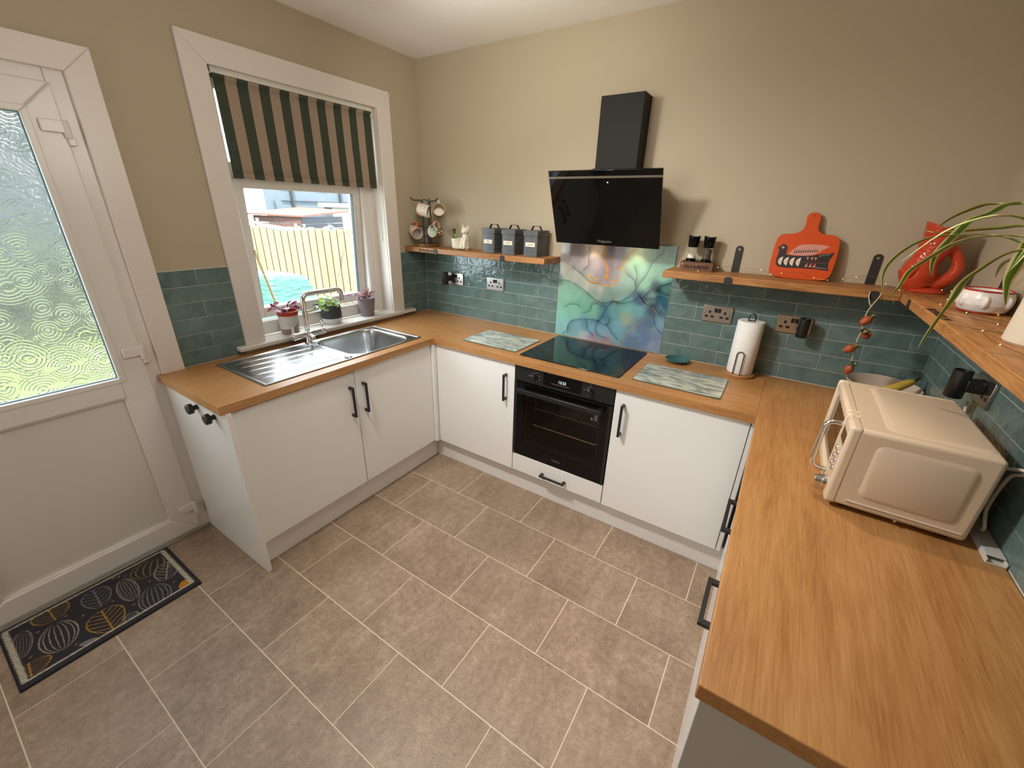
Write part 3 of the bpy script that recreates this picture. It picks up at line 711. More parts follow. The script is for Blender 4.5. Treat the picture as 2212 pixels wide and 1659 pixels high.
# ------------------------------------------------------------------ hob
hb = thing('induction_hob', 'black glass induction hob set in the worktop', 'hob', (1.52,-.285,HT))
m = MB(); m.prism(rrect(.594,.498,.012,4,1.520,-.286), lambda u,v: (u,v,HT), lambda u,v: (u,v,HT+.006)); m.build('glass_top', hobglass, hb, bevel=.0015)
mk = plain('hob_print','33393a',.3)
for cx, cy, r in ((1.375,-.170,.075),(1.375,-.405,.09),(1.665,-.170,.09),(1.665,-.405,.075)):
    for s_ in (-1,1): MB().obox((cx+s_*r,cy,HT+.0063), (0,.03,0), (.0008,0,0), (0,0,.0002)).build('zone_marking', mk, hb)
for i in range(9): box('touch_marking', mk, hb, 1.40+.03*i,1.41+.03*i,-.518,-.516,HT+.0061,HT+.0064)

# ------------------------------------------------------------------ printed splashback
sp = thing('glass_splashback', 'glass splashback printed with teal and gold flowing ink behind the hob', 'splashback', (1.53,-.006,HT))
SEEDS = [(0.03, 0.556, 'b0b4b2'), (0.111, 0.546, 'a59c9e'), (0.035, 0.503, '8f8a88'), (0.118, 0.476, 'a89c9f'), (0.223, 0.553, 'd9c4ae'), (0.237, 0.477, 'a99da2'), (0.299, 0.46, '9a8d96'), (0.355, 0.558, '8f8790'), (0.345, 0.487, '968a92'), (0.286, 0.399, '9b8f96'), (0.365, 0.407, '9d8f8f'), (0.053, 0.413, 'b0aea0'), (0.11, 0.39, 'a8aba0'), (0.274, 0.331, 'a6aa9e'), (0.209, 0.353, 'aeb0a3'), (0.038, 0.333, '86b59c'), (0.118, 0.303, '7fb89d'), (0.067, 0.252, '82c0a6'), (0.179, 0.241, '76b59b'), (0.102, 0.18, '7fbfa6'), (0.238, 0.19, '70b096'), (0.033, 0.118, '80c8b8'), (0.039, 0.049, '82c0c0'), (0.327, 0.309, '7f9c8e'), (0.418, 0.367, '84a495'), (0.436, 0.414, '8fb3a0'), (0.257, 0.301, '8aa397'), (0.381, 0.283, '829a8c'), (0.485, 0.551, 'c8dfae'), (0.484, 0.499, '93c2a0'), (0.551, 0.555, '9fcaa6'), (0.636, 0.562, '82b89d'), (0.674, 0.585, '6f9c8a'), (0.586, 0.473, '8fc7a8'), (0.654, 0.454, '8ac4a8'), (0.553, 0.404, '86bfa0'), (0.524, 0.441, '9dcaae'), (0.624, 0.373, '1f4f4c'), (0.684, 0.358, '4d8e88'), (0.607, 0.344, '8aa7a0'), (0.592, 0.297, '7797a4'), (0.667, 0.329, '2c6480'), (0.675, 0.281, '2e5f78'), (0.679, 0.384, '5f9e96'), (0.621, 0.256, '4a5a70'), (0.66, 0.261, '6b97a8'), (0.546, 0.3, '55728a'), (0.458, 0.255, '74b0ac'), (0.531, 0.242, '6aa9aa'), (0.392, 0.198, '5f9fa6'), (0.466, 0.195, '8fa894'), (0.475, 0.162, '95a795'), (0.425, 0.13, '66a4b2'), (0.335, 0.165, '4e7f90'), (0.349, 0.216, '5a8c98'), (0.366, 0.243, '6a9aa0'), (0.22, 0.106, '6a9fae'), (0.141, 0.066, '79adb8'), (0.26, 0.082, '76aac0'), (0.327, 0.098, '6f9fbc'), (0.333, 0.053, '7aa8b8'), (0.419, 0.064, '69a2b0'), (0.502, 0.113, '6d8fa8'), (0.571, 0.13, '5f7896'), (0.612, 0.17, '5e7a96'), (0.669, 0.099, '6f86a4'), (0.604, 0.073, '5f7fa6'), (0.511, 0.046, '5b7a9a'), (0.671, 0.171, '7ba6b8'), (0.665, 0.036, '7f92ac'), (0.287, 0.029, 'a08fa0'), (0.212, 0.026, 'a9b4b8'), (0.363, 0.018, '9a8290'), (0.692, 0.041, '8090a8')]
LINES = {'dark': [([(0.19, 0.578), (0.187, 0.514), (0.192, 0.469), (0.163, 0.443)], 0.00126), ([(0.019, 0.361), (0.069, 0.361), (0.131, 0.339), (0.187, 0.311), (0.249, 0.275), (0.304, 0.253), (0.363, 0.264), (0.382, 0.274), (0.417, 0.266), (0.46, 0.275), (0.504, 0.295), (0.516, 0.31)], 0.00168), ([(0.304, 0.253), (0.316, 0.236), (0.333, 0.223), (0.313, 0.171), (0.299, 0.139)], 0.00126), ([(0.377, 0.271), (0.43, 0.28), (0.473, 0.318), (0.505, 0.354), (0.494, 0.38), (0.483, 0.41), (0.447, 0.433)], 0.00147), ([(0.505, 0.354), (0.53, 0.406), (0.558, 0.453), (0.58, 0.515), (0.616, 0.556), (0.632, 0.59)], 0.00105), ([(0.494, 0.38), (0.497, 0.439), (0.477, 0.485)], 0.00084), ([(0.089, 0.445), (0.15, 0.413), (0.207, 0.372), (0.271, 0.36)], 0.00084), ([(0.563, 0.334), (0.602, 0.375), (0.659, 0.399), (0.695, 0.418)], 0.00504), ([(0.62, 0.372), (0.659, 0.351), (0.694, 0.346)], 0.00672), ([(0.531, 0.335), (0.567, 0.312), (0.611, 0.318), (0.648, 0.336)], 0.00126), ([(0.529, 0.321), (0.571, 0.285), (0.619, 0.269), (0.661, 0.229)], 0.00588), ([(0.64, 0.304), (0.65, 0.269), (0.676, 0.25)], 0.00126), ([(0.628, 0.21), (0.639, 0.175), (0.662, 0.141), (0.698, 0.117)], 0.00168), ([(0.086, 0.046), (0.094, 0.085), (0.147, 0.122), (0.217, 0.136), (0.296, 0.139)], 0.00126), ([(0.087, 0.063), (0.081, 0.035), (0.053, 0.014)], 0.0021), ([(0.296, 0.139), (0.286, 0.091), (0.307, 0.049), (0.361, 0.038)], 0.00084), ([(0.345, 0.121), (0.387, 0.078), (0.438, 0.032)], 0.00168), ([(0.218, 0.121), (0.234, 0.072), (0.27, 0.042)], 0.00063), ([(0.197, 0.171), (0.237, 0.195), (0.244, 0.23), (0.279, 0.243)], 0.00084), ([(0.295, 0.242), (0.317, 0.231)], 0.00168), ([(0.062, 0.19), (0.099, 0.215), (0.143, 0.214), (0.161, 0.204)], 0.00063), ([(0.299, 0.139), (0.345, 0.121), (0.368, 0.145), (0.368, 0.165)], 0.00105), ([(0.334, 0.214), (0.365, 0.252), (0.377, 0.271)], 0.00126)], 'gold': [([(0.289, 0.584), (0.284, 0.54), (0.295, 0.496), (0.317, 0.471), (0.319, 0.434), (0.317, 0.397)], 0.00462), ([(0.476, 0.584), (0.44, 0.551), (0.411, 0.523), (0.411, 0.488), (0.396, 0.46), (0.383, 0.454)], 0.00378), ([(0.178, 0.399), (0.225, 0.399), (0.262, 0.394)], 0.00252), ([(0.207, 0.376), (0.249, 0.371), (0.301, 0.361), (0.36, 0.365), (0.391, 0.391)], 0.00252), ([(0.308, 0.429), (0.317, 0.397), (0.348, 0.387), (0.376, 0.394), (0.401, 0.424), (0.431, 0.45), (0.428, 0.503), (0.434, 0.525)], 0.00147), ([(0.32, 0.529), (0.357, 0.501), (0.367, 0.462)], 0.00126)], 'ochre': [([(0.59, 0.19), (0.556, 0.166), (0.527, 0.142), (0.502, 0.108), (0.478, 0.074), (0.472, 0.043)], 0.00294), ([(0.531, 0.335), (0.553, 0.315), (0.58, 0.286), (0.619, 0.269), (0.642, 0.24), (0.666, 0.226)], 0.00147), ([(0.438, 0.032), (0.456, 0.015)], 0.00336), ([(0.621, 0.143), (0.659, 0.133)], 0.00126), ([(0.521, 0.112), (0.548, 0.126)], 0.00126)]}
def splash(U, V):
    wu = U+.012*fnoise(U,V,20,1)+.003*fnoise(U,V,85,11); wv = V+.012*fnoise(U,V,22,2)+.003*fnoise(U,V,90,12)
    num = np.zeros(U.shape+(3,)); den = np.zeros(U.shape)
    for x, z, c in SEEDS:
        d2 = (wu-x)**2+(wv-z)**2+3e-4; w = 1/d2**2.3; num += w[...,None]*rgb(c); den += w
    C = num/den[...,None]
    C = C*(1+.035*fnoise(U,V,55,3)+.03*fnoise(wu*2.2,wv*.9,60,13))[...,None]
    ju = U+.0030*fnoise(U,V,60,5)+.0012*fnoise(U,V,170,15); jv = V+.0030*fnoise(U,V,64,6)+.0012*fnoise(U,V,180,16)
    rough = .55+.45*fnoise(U,V,130,8); pool = .75+.35*fnoise(U,V,35,14)
    for kind, col in (('dark','1a282e'),('ochre','b48d4c'),('gold','e38f1d')):
        for q, (pts, w) in enumerate(LINES[kind]):
            P = [(p.x,p.y) for p in catmull([(a,b,0) for a,b in pts], 6)]
            d, s = seg_side(ju, jv, P)
            if kind == 'dark':
                side = 1 if q % 2 else -1
                wash = np.where(s*side > 0, np.exp(-d/(.010+w*2)), np.exp(-d/.0022))*.34*np.clip(pool,.2,1.1)
                C = C*(1-wash[...,None]*np.array((1.0,.85,.80)))
                w2 = max(.0011, w*.42); a = np.clip(1.35-d/w2, 0, 1)*(.55 if w < .003 else .8)*np.clip(.35+rough,.3,1)
            else:
                w2 = max(.0016, w*1.35)*(.55+.75*np.clip(rough,0,1)); a = np.clip(1.3-d/w2, 0, 1)*.92
                if kind == 'gold': a = np.maximum(a, np.clip(1.2-np.abs(d-.0085*pool)/.0012,0,1)*.5*(s > 0))
                else: a = a*np.clip(fnoise(U,V,260,17,2)*2.2+.9,0,1)
            tone = rgb(col)*(1+.22*fnoise(U,V,110,9))[...,None]
            C = C*(1-a[...,None])+a[...,None]*tone
    g = C.mean(axis=2, keepdims=True); C = (g+(C-g)*.88)*.93
    return C
m_sp = vcol_mat('splash_print', .05)
printed('print', m_sp, sp, (1.181,-.0085,.9125), (1,0,0), (0,0,1), .698, .612, 460, 404, splash)
MB().box(1.181,1.879,-.0084,-.001,.9115,1.5245).build('glass_edge', plain('glass_edge','5f7f78',.2), sp)

# ------------------------------------------------------------------ cooker hood
hd = thing('cooker_hood', 'black angled glass cooker hood with a tall square chimney', 'cooker hood', (1.517,0,1.50))
box('chimney', plain('hood_chimney',(.008,.0072,.006),.65,Specular_IOR_Level=.3), hd, 1.403, 1.629, -.118, -.001, 1.80, 2.225, bevel=.002)
def hp(x, t, n): # t from bottom to top of the glass, n out of it
    b, tp_ = Vector((0,-.150,1.510)), Vector((0,-.302,1.872)); d = (tp_-b); nn = Vector((0,-d.z,d.y)).normalized()
    q = b+d*t+nn*n; return (x,q.y,q.z)
def hbox(m, x0, x1, t0, t1, n0, n1):
    v = [hp(x,t,n) for n in (n0,n1) for t in (t0,t1) for x in (x0,x1)]
    return m.add(v, [(0,2,3,1),(4,5,7,6),(0,1,5,4),(2,6,7,3),(0,4,6,2),(1,3,7,5)])
hbox(MB(), 1.218, 1.816, 0, .905, -.012, 0).build('glass_panel', blackgloss, hd, bevel=.0012)
hbox(MB(), 1.218, 1.816, .927, 1.0, -.012, 0).build('glass_panel', blackgloss, hd, bevel=.0012)
hbox(MB(), 1.218, 1.816, .903, .929, -.012, .0004).build('trim_strip', plain('hood_strip','9a9488',.3,.8), hd)
m = MB(); m.prism([(-.001,1.53),(-.13,1.53),(-.272,1.868),(-.16,1.868),(-.001,1.82)], lambda u,v: (1.30,u,v), lambda u,v: (1.70,u,v)); m.build('body', blacksatin, hd, bevel=.002)
hbox(MB(), 1.544, 1.550, .845, .857, 0, .0006).build('indicator_light', plain('indicator','9fd0ff',.4,Emission_Color=(.55,.8,1,1),Emission_Strength=2.0), hd)
text('Hotpoint', .022, hp(1.517,.045,.0006), (1,0,0), Vector(hp(0,1,0))-Vector(hp(0,0,0)), plain('logo_silver','7e7c78',.4), hd, 'lettering', .0002, 'CENTER')
m = MB(); m.ball((1.385,-.085,1.885), (.014,.014,.016), 12, 8); m.tube([(1.37,-.10,1.872),(1.380,-.095,1.893),(1.397,-.10,1.892),(1.402,-.10,1.875)], .005, 8); m.build('cable_gland', blacksatin, hd)
lampm = plain('hood_lamp','fff2d8',.4,Emission_Color=(1,.85,.62,1),Emission_Strength=6.0)
for x in (1.405,1.672):
    MB().cyl((x,-.075,1.529),(x,-.075,1.524),.026).build('lamp', lampm, hd)
    light('hood_lamp_light', 'SPOT', (x,-.075,1.520), (x,-.028,1.30), 1.6, (1,.85,.62), spot_size=math.radians(85), spot_blend=.7, shadow_soft_size=.02)

# ------------------------------------------------------------------ sockets and plugs
def socket(x0, z0, label, face):
    """double socket, lower left corner at (x0,z0) on the back wall; face maps (u,v,w) to the world"""
    t = thing('wall_socket', label, 'socket', face(.073,.043,0), group='metal double sockets')
    P = MB().prism(rrect(.146,.086,.004,3,.073,.043), lambda u,v: face(u,v,.001), lambda u,v: face(u,v,.010)); p = P.build('plate', nickel, t, bevel=.0015)
    for cu_ in (.036,.110):
        for du_, dv_, w_, h_ in ((0,.052,.0055,.008),(-.0145,.028,.0085,.0058),(.0145,.028,.0085,.0058)):
            MB().prism(rrect(w_*2,h_*2,.004,3,cu_+du_,dv_), lambda u,v: face(u,v,.0095), lambda u,v: face(u,v,.0104)).build('pin_hole', socketblack, t)
    for cu_ in (.0645,.0815):
        MB().prism([(cu_-.007,.052),(cu_+.007,.052),(cu_+.007,.074),(cu_-.007,.074)], lambda u,v: face(u,v,.009), lambda u,v: face(u,v,.0125+.002*(v > .06))).build('switch_rocker', socketblack, t)
    for cu_ in (.011,.135):
        MB().prism([(cu_+.0035*math.cos(k),.043+.0035*math.sin(k)) for k in (0,1.05,2.1,3.14,4.19,5.24)], lambda u,v: face(u,v,.0095), lambda u,v: face(u,v,.0112)).build('screw', chrome, t)
    return t
back = lambda x0,z0: (lambda u,v,w: (x0+u, -TT-w, z0+v))
socket(.243, 1.145, 'metal double socket nearest the window corner with a black plug in device', back(.243,1.145))
socket(.609, 1.146, 'metal double socket with nothing plugged in left of the hood', back(.609,1.146))
socket(2.069, 1.150, 'metal double socket with nothing plugged in beside the kitchen roll', back(2.069,1.150))
socket(2.418, 1.150, 'metal double socket right of the kitchen roll with a black plug in device', back(2.418,1.150))
socket(0, 0, 'metal double socket on the right wall above the microwave', lambda u,v,w: (WX-TT-w, -.56-u, 1.150+v))
def plug(c, n, label):
    n = Vector(n); c = Vector(c); t = thing('plug_in_device', label, 'plug in device', c, group='black cylindrical plug in devices')
    m = MB(); z0, z1 = c.z-.046, c.z+.046; o_ = c+n*.058
    m.lathe([(0,-.046),(.0215,-.046),(.0235,-.043),(.0235,.044),(.0205,.046),(.0195,.040),(0,.040)], o_, 28); m.build('body', blacksatin, t)
    m = MB(); s_ = Vector((0,0,1)).cross(n); m.obox(c+n*.022, n*.022, s_*.020, Vector((0,0,.020))); m.build('plug', blacksatin, t, bevel=.004)
plug((.279,-.0185,1.193), (-.25,-.97,0), 'black cylindrical plug in device in the socket by the window corner')
plug((2.530,-.0185,1.196), (0,-1,0), 'black cylindrical plug in device right of the kitchen roll')
plug((WX-.0185,-.640,1.203), (-1,0,0), 'black cylindrical plug in device on the right wall above the microwave')

# ------------------------------------------------------------------ shelves and brackets
ST, SB, SF = 1.415, 1.381, -.212
s1 = thing('wall_shelf', 'rough timber shelf above the left tiles holding mugs and grey canisters', 'shelf', (.59,-.1,SB))
box('plank', pine_x, s1, .003, 1.176, SF, -.001, SB, ST, bevel=.003)
stamp = plain('stamp_black','23160d',.7)
text('BILFINGER M', .0235, (.146,SF-.0004,1.3885), (1,0,0), (0,0,1), stamp, s1, 'stamped_lettering', .0003, bold=.0006)
s2 = thing('wall_shelf', 'rough timber shelf above the right tiles holding the orange board', 'shelf', (2.4,-.1,SB))
box('plank', pine_x, s2, 1.869, 2.806, SF, -.001, SB, ST, bevel=.003)
s3 = thing('wall_shelf', 'rough timber shelf along the right wall with the plant pot', 'shelf', (2.91,-1.0,SB))
box('plank', pine_y, s3, 2.807, WX-.001, -1.85, -.001, SB, ST, bevel=.003)
text('BILFINGER 24', .034, (2.812,-.565,ST+.0006), (0,-1,0), (1,0,0), stamp, s3, 'stamped_lettering', .0002, bold=.0006)
def bracket(c, label, face, w=.034):
    t = thing('shelf_bracket', label, 'bracket', c, group='dark iron lipped shelf brackets')
    P = MB(); h = w/2; hi = 1.545
    prof = [(0,SB-.004),(.2165,SB-.004),(.2165,ST-.002),(.2125,ST-.002),(.2125,SB),(.004,SB),(.004,hi-.02)]
    P.prism([(a,b) for a,b in [(.0005,SB-.004),(.2165,SB-.004),(.2165,SB),(.0005,SB)]], lambda u,v: face(u,-h,v), lambda u,v: face(u,h,v))
    P.build('arm', ironm, t, bevel=.0008)
    P = MB().prism(rrect(w,.036,.012,4,0,SB-.004+.018)[:14]+[(-h,SB-.004),(h,SB-.004)], lambda u,v: face(.2128,u,v), lambda u,v: face(.2168,u,v)); P.build('lip', ironm, t, bevel=.0006)
    top = [(h*math.cos(a), hi-h+h*math.sin(a)) for a in np.linspace(0,math.pi,11)]
    P = MB().prism([(h,ST+.0005)]+top+[(-h,ST+.0005)], lambda u,v: face(.0005,u,v), lambda u,v: face(.0045,u,v)); P.build('upright', ironm, t, bevel=.0006)
    P = MB().prism([(.0055*math.cos(a), hi-.018+.0055*math.sin(a)) for a in np.linspace(0,2*math.pi,9)[:-1]], lambda u,v: face(.004,u,v), lambda u,v: face(.0058,u,v)); P.build('screw', nickel, t)
    return t
for x, lab in ((.305,'dark iron shelf bracket behind the white cat planter'),(.873,'dark iron shelf bracket under the grey canisters'),(2.176,'dark iron shelf bracket right of the salt and pepper mills'),(2.722,'dark iron shelf bracket between the orange board and the red jug')):
    bracket((x,-.1,SB), lab, lambda d,s_,z,x=x: (x+s_, -d, z))
bracket((WX-.1,-.368,SB), 'dark iron shelf bracket behind the white bowl', lambda d,s_,z: (WX-d, -.368+s_, z))

# ------------------------------------------------------------------ canisters
zinc = plain('canister_grey','5a5c5e',.45,.3,bump=.1,bscale=40,var=.12)
labelm = plain('label_cream','e6dccb',.6); ink = plain('label_ink','3a332c',.6)
def canister(x0, word, lab):
    t = thing('canister', lab, 'canister', (x0+.05,-.10,ST), group='storage canisters on the left shelf')
    x1 = x0+.098; y0, y1 = -.172, -.030
    def shell(m, z0, z1, g): 
        P = rrect(x1-x0+2*g, y1-y0+2*g, .008, 3, (x0+x1)/2, (y0+y1)/2); m.prism(P, lambda u,v: (u,v,z0), lambda u,v: (u,v,z1))
    m = MB(); shell(m, ST, ST+.130, 0); m.build('body', zinc, t, bevel=.001)
    m = MB(); shell(m, ST+.030, ST+.034, .0022); m.build('bead', zinc, t)
    m = MB(); shell(m, ST+.122, ST+.152, .0042); m.build('lid', zinc, t, bevel=.001)
    cx, cy = (x0+x1)/2, (y0+y1)/2; h = MB()
    pr = [(-.036,ST+.152),(-.022,ST+.176),(.022,ST+.176),(.036,ST+.152)]
    for (a,b),(c,d) in zip(pr, pr[1:]):
        e = Vector((c-a,0,d-b)); h.obox((cx+(a+c)/2,cy,(b+d)/2), e/2*1.06, (0,.009,0), Vector((-e.z,0,e.x)).normalized()*.0015)
    h.build('lid_handle', blacksatin, t)
    pl = box('label_plate', labelm, t, cx-.033, cx+.033, y0-.0022, y0-.0006, ST+.060, ST+.084)
    text(word, .0125, (cx,y0-.0026,ST+.0675), (1,0,0), (0,0,1), ink, pl, 'lettering', .0002, 'CENTER')
canister(.683, 'TEA', 'dark grey metal canister labelled TEA, left of three')
canister(.838, 'COFFEE', 'dark grey metal canister labelled COFFEE, middle of three')
canister(1.002, 'SUGAR', 'dark grey metal canister labelled SUGAR, right of three')

# ------------------------------------------------------------------ mug tree and mugs
mt = thing('mug_tree', 'black wire mug tree on a round wooden base', 'mug tree', (.140,-.110,ST))
MB().lathe([(0,.0),(.080,.0),(.082,.004),(.082,.017),(.078,.021),(0,.021)], (.140,-.110,ST), 40).build('base', darkwood, mt)
TZ = ST+.021
posts = {'a':((.120,-.125),(.030,-.150),1.725),'b':((.172,-.105),(.262,-.125),1.722),'c':((.135,-.085),(.10,-.035),1.722),
         'd':((.112,-.118),(.040,-.165),1.555),'e':((.160,-.128),(.240,-.150),1.553),'f':((.150,-.088),(.185,-.035),1.553)}
for k, (p, q, z) in posts.items():
    p = Vector((*p,0)); q = Vector((*q,0)); d = q-p; L = d.length; d.normalize(); r = .012
    P = [p+Vector((0,0,TZ))]+[p+Vector((0,0,z-r))]+[p+d*(r*(1-math.cos(a)))+Vector((0,0,z-r+r*math.sin(a))) for a in (.5,1.0,1.57)]+[p+d*(L-.022)+Vector((0,0,z)), p+d*L+Vector((0,0,z+.016))]
    MB().tube(P, .0040, 8).build('arm', blackmetal, mt)
for z in (ST+.07,ST+.13):
    MB().tube([(.120,-.125,z),(.172,-.105,z),(.135,-.085,z)], .003, 8, closed=True).build('tie_ring', blackmetal, mt)
RIGHT, UPV, TOW = Vector((.844,.536,0)), Vector((0,0,1)), Vector((.536,-.844,0))
def mug(c, d, lab, outer, inner, hcol, pat=None, r=.042, h=.084):
    """c = centre of the opening, d = opening direction; the handle points up as far as it can"""
    d = Vector(d).normalized(); hx = (UPV-UPV.dot(d)*d).normalized(); hy = d.cross(hx)
    M = Matrix(((hx.x,hy.x,d.x),(hx.y,hy.y,d.y),(hx.z,hy.z,d.z))); base = Vector(c)-d*h
    t = thing('mug', lab, 'mug', base, M.to_euler(), 'mugs on the mug tree')
    prof = [(0,.0),(r*.86,.0),(r*.95,.006),(r,.02),(r,h-.002),(r-.0015,h),(r-.0035,h-.002),(r-.0035,.012),(r*.8,.006),(0,.005)]
    m = MB(); n0 = 0
    m.lathe(prof[:5], n=36); m.cur = 1; m.lathe(prof[4:], n=36)
    b = m.build('body', [outer, inner], t, local=True)
    hp_ = [(r-.003,0,h*.80)]+[(r+.024*math.sin(a)+.002,0,h*.47+h*.33*math.cos(a)) for a in np.linspace(.25,math.pi-.25,9)]+[(r-.003,0,h*.15)]
    MB().tube(hp_, .0052, 10, squash=1.4).build('handle', hcol, t, local=True)
    return t
def objmat(name, fn, rough=.25):
    m = NT(name); tc = m.n('ShaderNodeTexCoord'); m.l(fn(m, tc.outputs['Object']), m.b.inputs['Base Color']); m.set(Roughness=rough); return m.m
def triangles(m, v):
    sp_ = m.n('ShaderNodeSeparateXYZ'); m.l(v, sp_.inputs[0])
    ang = m.math('MULTIPLY', m.math('ARCTAN2', sp_.outputs[1], sp_.outputs[0]), 2.55); zz = m.math('MULTIPLY', sp_.outputs[2], 62)
    a = m.math('FRACT', m.math('ADD', ang, m.math('MULTIPLY', zz, .5))); b = m.math('FRACT', m.math('SUBTRACT', ang, m.math('MULTIPLY', zz, .5)))
    on = m.math('MULTIPLY', m.math('GREATER_THAN', m.math('ADD', a, b), 1.12), m.math('LESS_THAN', m.math('MAXIMUM', a, b), .94))
    cell = m.math('ADD', m.math('MULTIPLY', m.math('FLOOR', m.math('ADD', ang, m.math('MULTIPLY', zz, .5))), 3.7), m.math('MULTIPLY', m.math('FLOOR', m.math('SUBTRACT', ang, m.math('MULTIPLY', zz, .5))), 5.3))
    w = m.n('ShaderNodeTexWhiteNoise'); w.noise_dimensions = '1D'; m.l(cell, w.inputs['W'])
    cr = m.ramp(w.outputs['Value'], [(0,lin('c0562f')),(.2,lin('3f6f66')),(.4,lin('c98a3a')),(.6,lin('5b6f96')),(.8,lin('d98a80'))]); 
    cr.node.color_ramp.interpolation = 'CONSTANT'
    return m.mix(on, lin('efe8da'), cr)
def blotch(stops, sc=40):
    return lambda m, v: (lambda r: (setattr(r.node.color_ramp,'interpolation','CONSTANT'), r)[1])(m.ramp(m.noise(v, sc, 1, .4), stops))
cream_in = plain('mug_cream','e3dac8',.25); tan_in = plain('mug_tan','cdb898',.3)
mug((.187,-.130,1.652), RIGHT*.93+TOW*.26+UPV*-.22, 'cream mug with coloured triangles on the upper left arm', objmat('mug_triangles', triangles), cream_in, plain('mug_dark_green','3f5a50',.3), r=.043)
mug((.283,-.135,1.669), RIGHT*.18+TOW*.95+UPV*.20, 'brown glazed mug with tan inside on the upper right arm', objmat('mug_brown', blotch([(0,lin('7a3f22')),(.5,lin('8f5030')),(.6,lin('6b341c'))])), tan_in, plain('mug_pale_grey','cfc8ba',.3))
mug((.097,-.168,1.502), RIGHT*.52+TOW*.80+UPV*-.30, 'pink and pale green mug with orange handle on the lower left arm', objmat('mug_pink', blotch([(0,lin('e7b3a3')),(.45,lin('ecebe2')),(.55,lin('a9cfc6'))],22)), plain('mug_inner_grey','d5cbbb',.3), plain('mug_orange','d0622a',.3))
mug((.236,-.165,1.527), RIGHT*-.52+TOW*.84+UPV*.08, 'white mug with dark floral outside and pink handle on the lower right arm', objmat('mug_floral', blotch([(0,lin('2c302b')),(.46,lin('c7a148')),(.54,lin('e8e2d0')),(.62,lin('39402f'))],75)), plain('mug_white_green','e2e6d6',.25), plain('mug_pink_handle','e09a90',.3))

# ------------------------------------------------------------------ cat planter
cp = thing('cat_planter', 'white ceramic cat planter with a small spider plant on a wood coaster', 'planter', (.440,-.100,ST))
MB().lathe([(0,0),(.064,0),(.064,.006),(0,.006)], (.452,-.100,ST), 32).build('coaster', darkwood, cp)
wc = plain('white_ceramic','e6ddcb',.22)
CZ = ST+.006; cx, cy = .490, -.115
c_ = MB()
for z, dx, rx, ry in ((.012,0,.040,.034),(.035,-.002,.040,.034),(.058,.004,.032,.028),(.078,.008,.024,.022),(.095,.010,.020,.019)): c_.ball((cx+dx,cy,CZ+z), (rx*.9,ry*.95,.030), 18, 12)
c_.ball((cx+.010,cy-.004,CZ+.118), (.029,.027,.025), 18, 12); c_.ball((cx+.014,cy-.026,CZ+.112), (.012,.010,.009), 12, 8)
for s_ in (-1,1):
    c_.cyl((cx+.008+s_*.019,cy+.002,CZ+.128), (cx+.008+s_*.026,cy+.004,CZ+.162), .013, .0015, 10)
    c_.tube([(cx+.010+s_*.013,cy-.022,CZ+.075),(cx+.010+s_*.014,cy-.033,CZ+.03),(cx+.010+s_*.014,cy-.040,CZ+.008)], [.011,.010,.012], 10)
    c_.ball((cx+.010+s_*.014,cy-.046,CZ+.008), (.011,.014,.008), 10, 7)
c_.tube([(cx-.03,cy+.0,CZ+.012),(cx-.05,cy-.035,CZ+.010),(cx-.02,cy-.055,CZ+.010)], [.013,.012,.009], 10)
o = c_.build('cat_figure', wc, cp); rm = o.modifiers.new('fuse','REMESH'); rm.mode = 'VOXEL'; rm.voxel_size = .0026; rm.use_smooth_shade = True
sm_ = o.modifiers.new('soft','SMOOTH'); sm_.iterations = 4
m = MB(); m.lathe([(0,0),(.026,0),(.031,.006),(.034,.045),(.036,.066),(.033,.066),(.030,.05),(0,.05)], (.413,-.112,CZ), 28); m.build('planter_cup', wc, cp)
def leaf_ribbon(pts, w, mat, parent, up=(0,0,1), prof=None, vein=None, k=5, name='leaf', fold=.25):
    """tapering blade along pts; vertex colour: pale edges round a green middle when vein is given"""
    P = catmull(pts, k); n = len(P); vs = []; cols = []; c1, c2 = (vein or ('5d7f2e','5d7f2e'))
    for i, p in enumerate(P):
        t = i/(n-1); d = (P[min(i+1,n-1)]-P[max(i-1,0)]).normalized(); s_ = d.cross(Vector(up))
        s_ = s_.normalized() if s_.length > 1e-4 else Vector((1,0,0)); nn = s_.cross(d)
        ww = w*(prof(t) if prof else min(1, 3.5*t+.45)*min(1,(1-t)*2.2)**.8+.0)
        for q, f in ((-1,fold),(-.66,.5*fold),(-.52,.3*fold),(0,-.1),(.52,.3*fold),(.66,.5*fold),(1,fold)): vs.append(p+s_*(q*ww)+nn*(f*ww)); cols.append(rgb(c2) if abs(q) > .6 else rgb(c1))
    fs = [(i*7+j,i*7+j+1,i*7+j+8,i*7+j+7) for i in range(n-1) for j in range(6)]
    me = bpy.data.meshes.new(name); off = OFF.get(parent.name, Vector()); me.from_pydata([tuple(v-off) for v in vs], [], fs)
    me.polygons.foreach_set('use_smooth', [True]*len(fs))
    at = me.color_attributes.new('print','FLOAT_COLOR','POINT'); C = np.ones((len(vs),4)); C[:,:3] = lin_np(np.array(cols)); at.data.foreach_set('color', C.astype(np.float32).ravel())
    me.materials.append(mat); o = bpy.data.objects.new(name, me); COL.objects.link(o); o.parent = parent; OFF[o.name] = off; return o
leafprint = vcol_mat('leaf_print', .4, Subsurface_Weight=0.0)
b0 = Vector((.410,-.112,CZ+.05))
